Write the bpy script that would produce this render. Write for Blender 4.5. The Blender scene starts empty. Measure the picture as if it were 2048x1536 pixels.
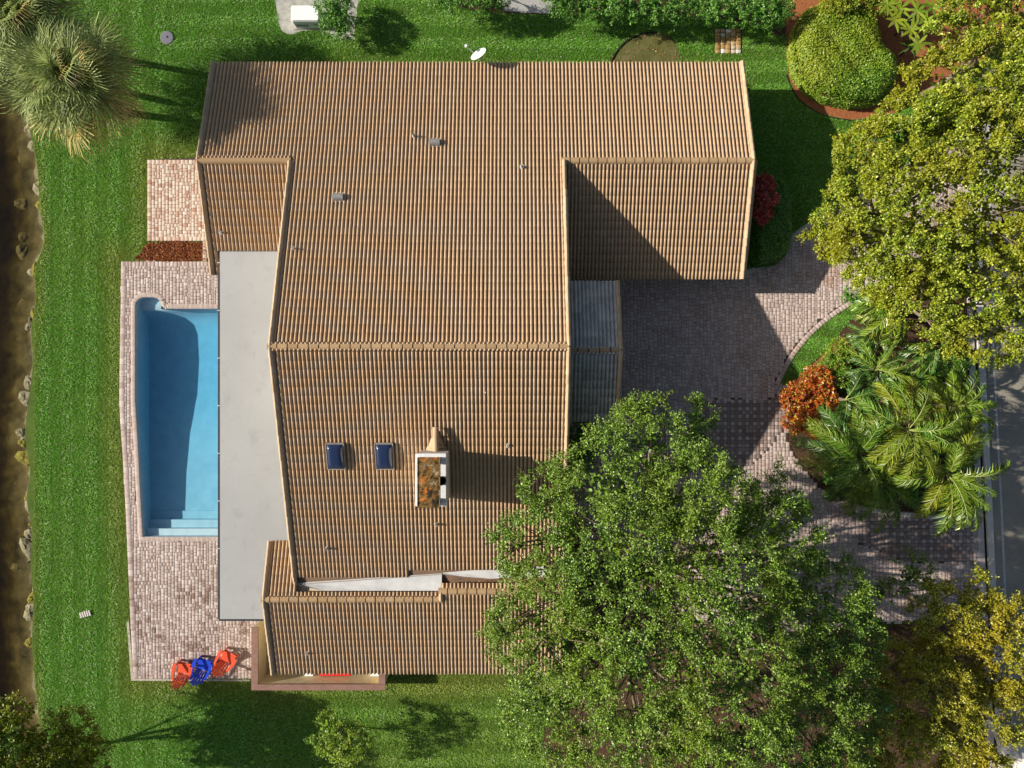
import bpy, math, random
import numpy as np
from mathutils import Vector, Matrix
from mathutils.geometry import tessellate_polygon

random.seed(7)
RNG = np.random.default_rng(11)
SC = bpy.context.scene
COL = SC.collection
R = math.radians

# ------------------------------------------------------------------ camera, sky, sun, exposure
H = 34.0            # metres from the ground to the drone
F = 1365.0          # focal length in pixels of the 2048 wide photograph
cam = bpy.data.cameras.new('camera')
cam.sensor_fit = 'HORIZONTAL'; cam.sensor_width = 36.0; cam.lens = 36.0 * F / 2048.0
cam.clip_start = 0.5; cam.clip_end = 2000
camo = bpy.data.objects.new('camera', cam); COL.objects.link(camo)
camo.location = (0, 0, H); SC.camera = camo

SUN_DIR = Vector((1.0, -0.093, -0.525)).normalized()      # the way the light travels
world = bpy.data.worlds.new('World'); SC.world = world; world.use_nodes = True
wn = world.node_tree
sky = wn.nodes.new('ShaderNodeTexSky'); sky.sky_type = 'NISHITA'; sky.sun_disc = False
sky.sun_elevation = math.asin(-SUN_DIR.z)
sky.sun_rotation = math.atan2(-SUN_DIR.x, -SUN_DIR.y)
sky.air_density = 1.0; sky.dust_density = 2.0; sky.ozone_density = 1.0
bg = wn.nodes['Background']; bg.inputs['Strength'].default_value = 0.066
wn.links.new(sky.outputs[0], bg.inputs['Color'])
sl = bpy.data.lights.new('sun', 'SUN'); sl.energy = 5.0; sl.angle = R(0.5); sl.color = (1.0, 0.93, 0.82)
so = bpy.data.objects.new('sun', sl); COL.objects.link(so)
so.rotation_euler = SUN_DIR.to_track_quat('-Z', 'Y').to_euler(); so.location = (-40, 4, 30)
SC.view_settings.view_transform = 'Standard'; SC.view_settings.look = 'None'
SC.view_settings.exposure = 0.66; SC.view_settings.gamma = 1.0
SC.view_settings.use_curve_mapping = False
SC.render.engine = 'CYCLES'
SC.cycles.max_bounces = 6; SC.cycles.diffuse_bounces = 3; SC.cycles.transparent_max_bounces = 12
SC.cycles.caustics_reflective = False; SC.cycles.caustics_refractive = False

# ------------------------------------------------------------------ helpers
def W(px, py, z=0.0):
    k = (H - z) / F
    return Vector(((px - 1024) * k, (768 - py) * k, z))
def WP(px, py, a, b):
    """point of the plane z = a + b*y that lies under the photograph's pixel"""
    k = (768 - py) / F
    z = (a + b * k * H) / (1 + b * k)
    return W(px, py, z)
def G(pts): return [tuple(W(x, y))[:2] for x, y in pts]

def tag(o, label=None, cat=None, group=None, kind=None):
    if label: o['label'] = label
    if cat: o['category'] = cat
    if group: o['group'] = group
    if kind: o['kind'] = kind
    return o
def obj(name, me, mat=None, parent=None, loc=None, world_coords=True):
    o = bpy.data.objects.new(name, me); COL.objects.link(o)
    if mat is not None and len(me.materials) == 0: me.materials.append(mat)
    if parent is not None:
        o.parent = parent
        if world_coords and loc is None:
            p = Vector((0, 0, 0)); q = parent
            while q is not None: p += q.location; q = q.parent
            o.location = -p
    if loc is not None: o.location = loc
    return o
def empty(name, loc=(0, 0, 0)):
    o = bpy.data.objects.new(name, None); COL.objects.link(o); o.location = loc
    o.empty_display_size = 0.2
    return o
def polys(name, V, mat=None, attr=None, smooth=False):
    """V: (n, k, 3) array of separate k-gons"""
    V = np.ascontiguousarray(V, dtype=np.float32); n, k, _ = V.shape
    me = bpy.data.meshes.new(name)
    me.vertices.add(n * k); me.vertices.foreach_set('co', V.ravel())
    me.loops.add(n * k); me.loops.foreach_set('vertex_index', np.arange(n * k, dtype=np.int32))
    me.polygons.add(n); me.polygons.foreach_set('loop_start', np.arange(n, dtype=np.int32) * k)
    me.update(calc_edges=True)
    if attr:
        for an, av in attr.items():
            a = me.attributes.new(an, 'FLOAT', 'FACE'); a.data.foreach_set('value', np.asarray(av, dtype=np.float32))
    if mat: me.materials.append(mat)
    return me

class MB:
    def __init__(s): s.v = []; s.f = []
    def add(s, vs, fs):
        b = len(s.v); s.v += [tuple(v) for v in vs]; s.f += [tuple(i + b for i in f) for f in fs]; return s
    def box(s, c, d, rz=0.0, M=None, taper=1.0):
        hx, hy, hz = d[0] / 2, d[1] / 2, d[2] / 2
        vs = []
        for z, t in ((-hz, 1.0), (hz, taper)):
            for x, y in ((-hx, -hy), (hx, -hy), (hx, hy), (-hx, hy)): vs.append(Vector((x * t, y * t, z)))
        m = Matrix.Translation(Vector(c)) @ Matrix.Rotation(rz, 4, 'Z')
        if M is not None: m = M @ m
        s.add([m @ v for v in vs], [(3, 2, 1, 0), (4, 5, 6, 7), (0, 1, 5, 4), (1, 2, 6, 5), (2, 3, 7, 6), (3, 0, 4, 7)])
        return s
    def rbox(s, c, d, r=0.03, rz=0.0, M=None, seg=3):
        """box with rounded plan corners and a chamfered top"""
        hx, hy = d[0] / 2, d[1] / 2
        def ring(ins, z):
            out = []
            for cx, cy, a0 in ((hx - r, hy - r, 0), (-hx + r, hy - r, 90), (-hx + r, -hy + r, 180), (hx - r, -hy + r, 270)):
                for i in range(seg + 1):
                    a = R(a0 + 90 * i / seg); rr = max(r - ins, 0.001)
                    out.append(Vector((cx + rr * math.cos(a), cy + rr * math.sin(a), z)))
            return out
        m = Matrix.Translation(Vector(c)) @ Matrix.Rotation(rz, 4, 'Z')
        if M is not None: m = M @ m
        hz = d[2] / 2; ch = min(r * 0.6, d[2] * 0.4)
        rings = [ring(0, -hz), ring(0, hz - ch), ring(ch * 0.3, hz - ch * 0.3), ring(ch, hz)]
        n = len(rings[0]); vs = [m @ v for rg in rings for v in rg]; fs = []
        for k in range(3):
            for i in range(n):
                j = (i + 1) % n; fs.append((k * n + i, k * n + j, (k + 1) * n + j, (k + 1) * n + i))
        fs.append(tuple(range(3 * n, 4 * n))); fs.append(tuple(range(n - 1, -1, -1)))
        return s.add(vs, fs)
    def tube(s, pts, rad, n=8, caps=True):
        pts = [Vector(p) for p in pts]
        if not hasattr(rad, '__len__'): rad = [rad] * len(pts)
        vs = []
        for i, p in enumerate(pts):
            t = (pts[min(i + 1, len(pts) - 1)] - pts[max(i - 1, 0)]).normalized()
            a = t.orthogonal().normalized() if abs(t.z) > .95 else t.cross(Vector((0, 0, 1))).normalized()
            b = t.cross(a)
            for k in range(n):
                an = 2 * math.pi * k / n
                vs.append(p + (a * math.cos(an) + b * math.sin(an)) * rad[i])
        fs = []
        for i in range(len(pts) - 1):
            for k in range(n):
                l = (k + 1) % n; fs.append((i * n + k, i * n + l, (i + 1) * n + l, (i + 1) * n + k))
        if caps:
            fs.append(tuple(range(n - 1, -1, -1))); fs.append(tuple(range((len(pts) - 1) * n, len(pts) * n)))
        return s.add(vs, fs)
    def prism(s, poly, z0, z1):
        n = len(poly); vs = [(x, y, z0) for x, y in poly] + [(x, y, z1) for x, y in poly]
        tri = tessellate_polygon([[Vector((x, y, 0)) for x, y in poly]])
        fs = []
        area = sum(poly[i][0] * poly[(i + 1) % n][1] - poly[(i + 1) % n][0] * poly[i][1] for i in range(n))
        for t in tri:
            a, b, c = [poly[i] for i in t]
            ccw = (b[0] - a[0]) * (c[1] - a[1]) - (b[1] - a[1]) * (c[0] - a[0]) > 0
            t = t if ccw else (t[2], t[1], t[0])
            fs.append(tuple(i + n for i in t)); fs.append((t[2], t[1], t[0]))
        for i in range(n):
            j = (i + 1) % n
            fs.append((i, j, j + n, i + n) if area > 0 else (j, i, i + n, j + n))
        return s.add(vs, fs)
    def lathe(s, prof, c=(0, 0, 0), n=20, M=None):
        m = Matrix.Translation(Vector(c))
        if M is not None: m = M @ m
        vs = []
        for r, z in prof:
            for k in range(n):
                a = 2 * math.pi * k / n; vs.append(m @ Vector((r * math.cos(a), r * math.sin(a), z)))
        fs = []
        for i in range(len(prof) - 1):
            for k in range(n):
                l = (k + 1) % n; fs.append((i * n + k, i * n + l, (i + 1) * n + l, (i + 1) * n + k))
        fs.append(tuple(range((len(prof) - 1) * n, len(prof) * n)))
        return s.add(vs, fs)
    def mesh(s, name, mat=None, smooth=False):
        me = bpy.data.meshes.new(name); me.from_pydata(s.v, [], s.f); me.update()
        if mat: me.materials.append(mat)
        if smooth: me.polygons.foreach_set('use_smooth', [True] * len(me.polygons))
        return me
    def build(s, name, mat, parent=None, smooth=False, loc=None): return obj(name, s.mesh(name, mat, smooth), None, parent, loc)

def sheet(name, outer, z, mat, holes=(), parent=None, grid=None):
    loops = [[Vector((x, y, 0)) for x, y in outer]] + [[Vector((x, y, 0)) for x, y in h] for h in holes]
    pts = [p for l in loops for p in l]
    fs = []
    for t in tessellate_polygon(loops):
        a, b, c = pts[t[0]], pts[t[1]], pts[t[2]]
        ccw = (b.x - a.x) * (c.y - a.y) - (b.y - a.y) * (c.x - a.x) > 0
        fs.append(tuple(t) if ccw else (t[2], t[1], t[0]))
    me = bpy.data.meshes.new(name); me.from_pydata([(p.x, p.y, z) for p in pts], [], fs); me.update()
    me.materials.append(mat)
    return obj(name, me, None, parent)

def inside(P, poly):
    x, y = P[:, 0], P[:, 1]; c = np.zeros(len(P), bool); n = len(poly); j = n - 1
    for i in range(n):
        xi, yi = poly[i]; xj, yj = poly[j]
        m = ((yi > y) != (yj > y)) & (x < (xj - xi) * (y - yi) / (yj - yi + 1e-12) + xi)
        c ^= m; j = i
    return c
def dist_line(P, line, closed=False):
    d = np.full(len(P), 1e9); L = list(line) + ([line[0]] if closed else [])
    for a, b in zip(L[:-1], L[1:]):
        a = np.array(a[:2]); b = np.array(b[:2]); ab = b - a
        t = np.clip(((P[:, :2] - a) @ ab) / (ab @ ab + 1e-12), 0, 1)
        d = np.minimum(d, np.linalg.norm(P[:, :2] - a - t[:, None] * ab, axis=1))
    return d
def smooth_line(pts, n=6, closed=False):
    P = [Vector((p[0], p[1], 0)) for p in pts]; out = []; N = len(P)
    rng = range(N) if closed else range(N - 1)
    for i in rng:
        g = (lambda k: P[k % N]) if closed else (lambda k: P[min(max(k, 0), N - 1)])
        p0, p1, p2, p3 = g(i - 1), g(i), g(i + 1), g(i + 2)
        for k in range(n):
            t = k / n
            q = 0.5 * ((2 * p1) + (p2 - p0) * t + (2 * p0 - 5 * p1 + 4 * p2 - p3) * t * t + (3 * p1 - p0 - 3 * p2 + p3) * t ** 3)
            out.append((q.x, q.y))
    if not closed: out.append((P[-1].x, P[-1].y))
    return out

# ------------------------------------------------------------------ materials
class NT:
    def __init__(s, name):
        s.m = bpy.data.materials.new(name); s.m.use_nodes = True; s.t = s.m.node_tree
        s.b = s.t.nodes['Principled BSDF']; s.out = s.t.nodes['Material Output']
        s.pos = s.t.nodes.new('ShaderNodeNewGeometry')
    def n(s, kind, **kw):
        nd = s.t.nodes.new(kind)
        for k, v in kw.items():
            if hasattr(nd, k): setattr(nd, k, v)
            else: nd.inputs[k].default_value = v
        return nd
    def l(s, a, b): s.t.links.new(a, b)
    def noise(s, scale, detail=4, rough=.6, stretch=None):
        nd = s.n('ShaderNodeTexNoise'); nd.inputs['Scale'].default_value = scale
        nd.inputs['Detail'].default_value = detail; nd.inputs['Roughness'].default_value = rough
        if stretch:
            mp = s.n('ShaderNodeMapping'); mp.inputs['Scale'].default_value = stretch
            s.l(s.pos.outputs['Position'], mp.inputs['Vector']); s.l(mp.outputs[0], nd.inputs['Vector'])
        else: s.l(s.pos.outputs['Position'], nd.inputs['Vector'])
        return nd.outputs['Fac']
    def ramp(s, fac, stops):
        r = s.n('ShaderNodeValToRGB'); e = r.color_ramp.elements
        while len(e) > 1: e.remove(e[-1])
        e[0].position = stops[0][0]; e[0].color = (*stops[0][1], 1)
        for p, c in stops[1:]:
            q = e.new(p); q.color = (*c, 1)
        s.l(fac, r.inputs[0]); return r.outputs[0]
    def mix(s, fac, a, b, mode='MIX'):
        m = s.n('ShaderNodeMix', data_type='RGBA'); m.blend_type = mode
        for v, i in ((fac, 0), (a, 6), (b, 7)):
            if isinstance(v, (int, float)): m.inputs[i].default_value = v
            elif isinstance(v, tuple): m.inputs[i].default_value = (*v, 1)
            else: s.l(v, m.inputs[i])
        return m.outputs[2]
    def math(s, op, a, b=0.0):
        m = s.n('ShaderNodeMath', operation=op)
        for v, i in ((a, 0), (b, 1)):
            if isinstance(v, (int, float)): m.inputs[i].default_value = v
            else: s.l(v, m.inputs[i])
        return m.outputs[0]
    def rnd(s):
        oi = s.n('ShaderNodeObjectInfo')
        return s.math('FRACT', s.math('ADD', s.pos.outputs['Random Per Island'], oi.outputs['Random']))
    def attr(s, name):
        a = s.n('ShaderNodeAttribute'); a.attribute_name = name; return a.outputs['Fac']
    def bump(s, fac, strength=.3, dist=.02):
        b = s.n('ShaderNodeBump'); b.inputs['Strength'].default_value = strength; b.inputs['Distance'].default_value = dist
        s.l(fac, b.inputs['Height']); s.l(b.outputs[0], s.b.inputs['Normal']); return b
    def done(s, col=None, rough=.8, spec=.3, metal=0.0, trans=0.0):
        if col is not None:
            if isinstance(col, tuple): s.b.inputs['Base Color'].default_value = (*col, 1)
            else: s.l(col, s.b.inputs['Base Color'])
        s.b.inputs['Roughness'].default_value = rough; s.b.inputs['Specular IOR Level'].default_value = spec
        s.b.inputs['Metallic'].default_value = metal
        if trans > 0:
            tr = s.n('ShaderNodeBsdfTranslucent'); mx = s.n('ShaderNodeMixShader'); mx.inputs[0].default_value = trans
            if isinstance(col, tuple): tr.inputs[0].default_value = (*col, 1)
            elif col is not None: s.l(col, tr.inputs[0])
            s.l(s.b.outputs[0], mx.inputs[1]); s.l(tr.outputs[0], mx.inputs[2]); s.l(mx.outputs[0], s.out.inputs[0])
        return s.m

def mat(name, c1, c2=None, scale=3.0, rough=.8, spec=.3, bump=0.0, bscale=40.0, var=0.0, metal=0.0, detail=5):
    t = NT(name); col = c1
    if c2 is not None: col = t.ramp(t.noise(scale, detail), [(.3, c1), (.7, c2)])
    if var: col = t.mix(1.0, col, t.ramp(t.rnd(), [(0, (1 - var,) * 3), (1, (1 + var * .4,) * 3)]), 'MULTIPLY')
    if bump: t.bump(t.noise(bscale, 3), bump, .02)
    return t.done(col, rough, spec, metal)

def leafmat(name, stops, big=None, bigscale=.5, trans=.3, rough=.45, spec=.4, var=.35, gn=2.0):
    """stops: list of (pos, colour) picked at random per leaf; big: colours that drift across the crown"""
    stops = [(p, tuple(min(v * gn, .8) for v in c)) for p, c in stops]; big = tuple(min(v * gn, .8) for v in big) if big else None
    t = NT(name); r = t.rnd(); col = t.ramp(r, stops)
    if big is not None:
        nz = t.ramp(t.noise(bigscale, 3), [(.35, (0, 0, 0)), (.65, (1, 1, 1))])
        col = t.mix(nz, col, t.mix(.75, col, big))
    r2 = t.math('FRACT', t.math('MULTIPLY', r, 37.7))
    col = t.mix(1.0, col, t.ramp(r2, [(0, (1 - var,) * 3), (1, (1.0,) * 3)]), 'MULTIPLY')
    return t.done(col, rough, spec, 0, trans)

def schlick(t):
    lw = t.n('ShaderNodeLayerWeight'); lw.inputs['Blend'].default_value = .5
    return t.math('ADD', t.math('MULTIPLY', t.math('POWER', lw.outputs['Facing'], 5.0), .98), .02)
MT = {}
# roof tiles
t = NT('clay_roof_tile'); r = t.rnd()
c = t.ramp(r, [(0, (.425, .285, .168)), (.35, (.435, .294, .174)), (.8, (.445, .302, .18)), (1, (.475, .33, .205))])
c = t.mix(t.ramp(t.noise(.35, 4), [(.4, (0, 0, 0)), (.75, (.35,) * 3)]), c, (.46, .315, .20))
c = t.mix(t.ramp(t.noise(2.2, 6, .7, (1, .25, 1)), [(.56, (0, 0, 0)), (.85, (.35,) * 3)]), c, (.36, .245, .14))
t.bump(t.noise(60, 3), .25, .01); MT['tile'] = t.done(c, .75, .25)
t = NT('ridge_tile_clay'); r = t.rnd()
c = t.ramp(r, [(0, (.32, .21, .11)), (1, (.39, .265, .145))]); c = t.mix(t.ramp(t.noise(6, 6), [(.5, (0, 0, 0)), (.8, (.4,) * 3)]), c, (.26, .16, .08))
MT['ridge'] = t.done(c, .8, .2)
MT['tilegrey'] = mat('grey_roof_tile', (.44, .42, .38), (.58, .55, .49), 2.5, .75, .25, .2, 60, .18)  # greyer tile tone, laid on the porch slopes only
MT['rake'] = mat('rake_tile_clay', (.40, .285, .17), (.48, .36, .235), 2.0, .8, .2, .2, 50, .15)
MT['deckwood'] = mat('roof_underlay', (.16, .10, .065), (.22, .14, .09), 3, .9)
t = NT('flat_roof_membrane')
c = t.ramp(t.noise(.25, 6), [(.3, (.315, .318, .312)), (.7, (.375, .378, .37))])
c = t.mix(t.ramp(t.noise(1.1, 8, .7), [(.54, (0, 0, 0)), (.72, (.5,) * 3)]), c, (.25, .25, .245))
c = t.mix(t.ramp(t.noise(1.6, 7, .75, (1.6, .35, 1)), [(.60, (0, 0, 0)), (.70, (.55,) * 3)]), c, (.21, .205, .195))
t.bump(t.noise(3, 5), .15, .03); MT['membrane'] = t.done(c, .7, .3)
t = NT('valley_flashing'); c = t.ramp(t.noise(1.5, 8, .7), [(.3, (.42, .42, .42)), (.7, (.56, .56, .55))])
c = t.mix(t.ramp(t.noise(14, 4, .8), [(.66, (0, 0, 0)), (.70, (.9,) * 3)]), c, (.05, .04, .03)); MT['flashing'] = t.done(c, .6, .3)
MT['stucco'] = mat('cream_stucco', (.66, .52, .29), (.74, .61, .38), 6, .9, .2, .6, 90)
MT['walls'] = mat('beige_stucco', (.52, .42, .30), (.60, .50, .37), 4, .9, .2, .4, 60)
MT['browncap'] = mat('brown_wall_paint', (.20, .105, .075), (.26, .15, .115), 5, .6, .35, .2, 30)
MT['fascia'] = mat('brown_fascia', (.12, .075, .05), (.16, .10, .07), 4, .7)
MT['gutter'] = mat('dark_gutter', (.02, .02, .022), (.035, .035, .04), 4, .4, .5)
MT['white'] = mat('white_enamel', (.72, .72, .70), (.80, .80, .79), 2, .35, .5)
MT['greymetal'] = mat('grey_metal', (.17, .165, .16), (.24, .235, .23), 8, .5, .5, .1, 40)
MT['palemetal'] = mat('pale_metal', (.55, .55, .53), (.65, .64, .62), 8, .45, .5)
MT['pipe'] = mat('lead_pipe', (.25, .22, .19), (.36, .31, .26), 12, .6, .4)
MT['black'] = mat('black_hole', (.008, .008, .008), (.012, .012, .012), 5, .8, .1)
t = NT('rusted_chimney_plate')
c = t.ramp(t.noise(3.2, 9, .72), [(.34, (.015, .014, .010)), (.45, (.045, .034, .016)), (.51, (.22, .11, .022)), (.56, (.07, .055, .035)), (.64, (.42, .32, .18))])
c = t.mix(t.ramp(t.noise(1.5, 6, .7), [(.56, (0, 0, 0)), (.62, (1,) * 3)]), c, (.42, .13, .02))
t.bump(t.noise(12, 6), .5, .02); MT['rust'] = t.done(c, .9, .15)
MT['chimney'] = mat('chimney_stucco', (.52, .47, .41), (.60, .56, .50), 5, .9, .2, .4, 60)
MT['slab'] = mat('chimney_crown_slab', (.55, .55, .55), (.68, .68, .68), 6, .7)
t = NT('skylight_acrylic'); MT['acrylic'] = t.done((.012, .022, .06), .12, .6)
t.b.inputs['Coat Weight'].default_value = .6
# ground
t = NT('soil'); c = t.ramp(t.noise(1.2, 8, .7), [(.3, (.05, .09, .014)), (.7, (.10, .14, .03))]); MT['soil'] = t.done(c, .95, .1)
t = NT('lawn_grass'); r = t.rnd()
g = t.ramp(r, [(0, (.10, .31, .018)), (.45, (.175, .46, .030)), (.8, (.25, .57, .048)), (.92, (.40, .65, .16)), (1, (.74, .78, .54))])  # pale top end of the ramp stands in for glints off blades
d = t.ramp(r, [(0, (.21, .29, .03)), (.5, (.35, .43, .05)), (1, (.56, .55, .16))])
c = t.mix(t.attr('dry'), g, d)
c = t.mix(t.ramp(t.noise(.6, 5, .6, (2.2, .5, 1)), [(.35, (.0,) * 3), (.7, (.55,) * 3)]), c, t.mix(1.0, c, (.62, .72, .6), 'MULTIPLY'))
MT['grass'] = t.done(c, .5, .35, 0, .35)
t = NT('mulch'); r = t.rnd(); MT['mulchchip'] = t.done(t.ramp(r, [(0, (.09, .022, .010)), (.4, (.22, .055, .020)), (.75, (.34, .11, .035)), (1, (.52, .26, .10))]), .85, .2)
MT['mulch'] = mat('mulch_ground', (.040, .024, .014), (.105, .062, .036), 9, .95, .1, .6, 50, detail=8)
MT['redbed'] = mat('red_bark_bed', (.22, .075, .03), (.36, .14, .055), 7, .95, .1, .6, 60, detail=8)
MT['sand'] = mat('paver_joint_sand', (.055, .040, .032), (.095, .07, .055), 6, .95, .1)
MT['gravel'] = mat('pale_gravel', (.28, .27, .25), (.46, .45, .42), 30, .95, .1, .8, 60, detail=8)
MT['bed_concrete'] = mat('worn_concrete', (.27, .26, .22), (.46, .45, .40), 4, .9, .2, .3, 40, detail=8)
t = NT('pool_deck_paver'); r = t.rnd()
c = t.ramp(r, [(0, (.34, .255, .22)), (.3, (.41, .325, .285)), (.7, (.465, .375, .335)), (1, (.54, .46, .415))])
sp = t.n('ShaderNodeSeparateXYZ'); t.l(t.pos.outputs['Position'], sp.inputs[0])
st = t.math('MULTIPLY', t.ramp(t.noise(.55, 6, .7), [(.47, (0,) * 3), (.60, (1,) * 3)]), t.ramp(r, [(.25, (1,) * 3), (.6, (.25,) * 3)]))
st = t.math('MULTIPLY', st, t.ramp(t.math('MULTIPLY', t.math('ADD', sp.outputs[1], 8.5), -.4), [(0, (.06,) * 3), (1, (1,) * 3)]))
c = t.mix(st, c, (.17, .105, .08)); t.bump(t.noise(70, 4), .3, .01); MT['deckpaver'] = t.done(c, .85, .2)
t = NT('small_patio_paver'); r = t.rnd()
c = t.ramp(r, [(0, (.36, .19, .12)), (.12, (.47, .32, .25)), (.5, (.55, .42, .33)), (1, (.62, .52, .43))]); t.bump(t.noise(70, 4), .3, .01); MT['patiopaver'] = t.done(c, .85, .2)
t = NT('driveway_paver'); r = t.rnd()
c = t.ramp(r, [(0, (.37, .285, .25)), (.4, (.44, .345, .305)), (1, (.52, .42, .375))])
c = t.mix(t.ramp(t.noise(.45, 5, .65), [(.55, (0,) * 3), (.72, (.7,) * 3)]), c, (.30, .15, .085))
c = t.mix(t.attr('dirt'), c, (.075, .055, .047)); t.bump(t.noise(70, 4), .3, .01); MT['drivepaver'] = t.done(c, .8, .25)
t = NT('pad_stone'); r = t.rnd(); MT['padstone'] = t.done(t.ramp(r, [(0, (.30, .18, .06)), (.6, (.42, .28, .12)), (.85, (.5, .42, .32)), (1, (.62, .6, .56))]), .85, .2)
MT['coping'] = mat('pool_coping_brick', (.47, .37, .32), (.54, .44, .385), 3, .8, .25, .2, 60, .12)
t = NT('asphalt'); c = t.ramp(t.noise(.4, 7, .7), [(.3, (.20, .18, .145)), (.7, (.32, .29, .23))]); t.bump(t.noise(90, 3), .4, .01); MT['asphalt'] = t.done(c, .9, .2)
MT['kerb'] = mat('kerb_concrete', (.50, .46, .40), (.62, .58, .52), 5, .9, .2, .3, 50, detail=8)
MT['kerbedge'] = mat('edge_concrete', (.44, .38, .33), (.55, .48, .42), 5, .9, .2, .3, 50, detail=8)
MT['line'] = mat('worn_line_paint', (.34, .33, .30), (.55, .54, .5), 8, .8)
MT['bankmud'] = mat('canal_bed_mud', (.035, .032, .018), (.17, .15, .085), 1.3, .95, .1, .4, 20, detail=9)
MT['rock'] = mat('shore_rock', (.09, .08, .035), (.30, .27, .17), 3.5, .9, .2, .6, 25, detail=8)
MT['algae'] = mat('algae_rock', (.10, .095, .012), (.24, .20, .03), 4, .85, .2, .5, 25)
t = NT('canal_water'); tr = t.n('ShaderNodeBsdfTransparent'); tr.inputs[0].default_value = (.85, .82, .70, 1); cva = t.n('ShaderNodeVolumeAbsorption'); cva.inputs['Color'].default_value = (.45, .38, .02, 1); cva.inputs['Density'].default_value = 1.5; t.l(cva.outputs[0], t.out.inputs['Volume'])
gl = t.n('ShaderNodeBsdfGlossy'); gl.inputs['Roughness'].default_value = .08; gl.inputs['Color'].default_value = (.8, .8, .8, 1)
fr = schlick(t); mx = t.n('ShaderNodeMixShader')
bm_ = t.n('ShaderNodeBump'); bm_.inputs['Strength'].default_value = .15; bm_.inputs['Distance'].default_value = .02
t.l(t.noise(5, 4), bm_.inputs['Height']); t.l(bm_.outputs[0], gl.inputs['Normal'])
t.l(fr, mx.inputs[0]); t.l(tr.outputs[0], mx.inputs[1]); t.l(gl.outputs[0], mx.inputs[2]); t.l(mx.outputs[0], t.out.inputs[0]); MT['canal'] = t.m
# plants
MT['bark'] = mat('grey_bark', (.13, .10, .065), (.26, .21, .15), 6, .9, .1, .6, 30)
MT['darkbark'] = mat('dark_bark', (.06, .045, .03), (.12, .09, .06), 6, .9, .1, .6, 30)
MT['palmbark'] = mat('palm_bark', (.12, .10, .075), (.22, .18, .13), 6, .9, .1, .6, 20)
MT['oakleaf'] = leafmat('oak_leaf', [(0, (.012, .030, .003)), (.4, (.035, .080, .006)), (.75, (.100, .185, .016)), (.93, (.17, .26, .035)), (1, (.30, .35, .14))], (.10, .145, .010), .35, .12)  # old and new leaf tones, spread wider to carry crown shade and sunlit spots
MT['oliveleaf'] = leafmat('yellow_green_leaf', [(0, (.030, .055, .003)), (.4, (.085, .135, .006)), (.75, (.175, .225, .012)), (.93, (.25, .28, .03)), (1, (.36, .36, .10))], (.16, .15, .006), .45, .15)
MT['goldleaf'] = leafmat('golden_leaf', [(0, (.035, .052, .004)), (.4, (.115, .145, .008)), (.8, (.24, .25, .016)), (1, (.38, .37, .10))], (.22, .17, .008), .5, .2, gn=2.0)
MT['hedgeleaf'] = leafmat('hedge_leaf', [(0, (.04, .105, .006)), (.5, (.095, .205, .012)), (.85, (.17, .265, .02)), (1, (.30, .34, .09))], (.20, .225, .012), .4, .2, gn=1.7)
MT['shrubleaf'] = leafmat('shrub_leaf', [(0, (.020, .065, .006)), (.5, (.055, .150, .012)), (.85, (.11, .23, .03)), (1, (.2, .3, .1))], None, 1, .2)
MT['redleaf'] = leafmat('red_croton_leaf', [(0, (.13, .008, .010)), (.5, (.32, .022, .018)), (.8, (.50, .08, .05)), (.93, (.5, .2, .16)), (1, (.12, .16, .03))], None, 1, .2, .35, .5, gn=1.6)
MT['orangeleaf'] = leafmat('orange_croton_leaf', [(0, (.20, .02, .006)), (.35, (.40, .055, .010)), (.6, (.50, .13, .015)), (.8, (.50, .30, .03)), (.92, (.36, .32, .04)), (1, (.10, .16, .02))], None, 1, .2, .35, .5, gn=1.25)
MT['core'] = mat('hedge_inner_shade', (.010, .020, .005), (.02, .035, .008), 6, .95, .05)
MT['frond'] = leafmat('palm_frond_green', [(0, (.020, .065, .005)), (.5, (.060, .145, .010)), (.85, (.12, .22, .02)), (1, (.24, .32, .08))], (.13, .18, .01), .5, .25, .35, .5, .3, gn=1.8)
MT['frondy'] = leafmat('palm_frond_lime', [(0, (.045, .09, .006)), (.5, (.11, .19, .012)), (.85, (.19, .27, .022)), (1, (.32, .38, .10))], (.20, .20, .012), .7, .25, .35, .5, .3, gn=1.7)
MT['frondd'] = leafmat('palm_frond_dark', [(0, (.014, .045, .006)), (.5, (.030, .085, .010)), (.85, (.06, .14, .02)), (1, (.16, .24, .08))], None, .5, .2, .35, .5, .3, gn=1.8)
MT['fan'] = leafmat('cabbage_palm_leaf', [(0, (.10, .13, .035)), (.5, (.16, .20, .06)), (1, (.25, .29, .11))], None, .7, .35, .5, .3, .25)
MT['fanold'] = leafmat('cabbage_palm_old_leaf', [(0, (.15, .13, .03)), (.5, (.25, .21, .055)), (1, (.34, .25, .10))], None, .7, .3, .6, .3, .25)
MT['fandead'] = leafmat('cabbage_palm_flower', [(0, (.20, .13, .08)), (1, (.36, .26, .17))], None, .7, .2, .8, .2, .2)
MT['rachis'] = mat('frond_stalk', (.20, .24, .06), (.28, .30, .09), 5, .6)
MT['litter'] = leafmat('dry_leaf', [(0, (.07, .03, .012)), (.6, (.18, .085, .035)), (1, (.32, .20, .09))], None, 1, .1, .8, .2)
MT['redplastic'] = mat('red_resin', (.66, .075, .025), (.72, .10, .035), 3, .4, .5)
MT['blueplastic'] = mat('blue_resin', (.008, .045, .50), (.012, .06, .58), 3, .35, .5)
MT['redfabric'] = mat('red_cushion', (.60, .010, .014), (.66, .016, .02), 8, .7, .2)
MT['darkgreen'] = mat('green_cover_resin', (.005, .14, .085), (.01, .18, .11), 4, .5, .4)
MT['lid'] = mat('grey_lid_resin', (.12, .12, .15), (.17, .17, .20), 20, .7, .3, .3, 60)
MT['edging'] = mat('black_edging', (.012, .011, .010), (.02, .018, .016), 5, .7)

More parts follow.
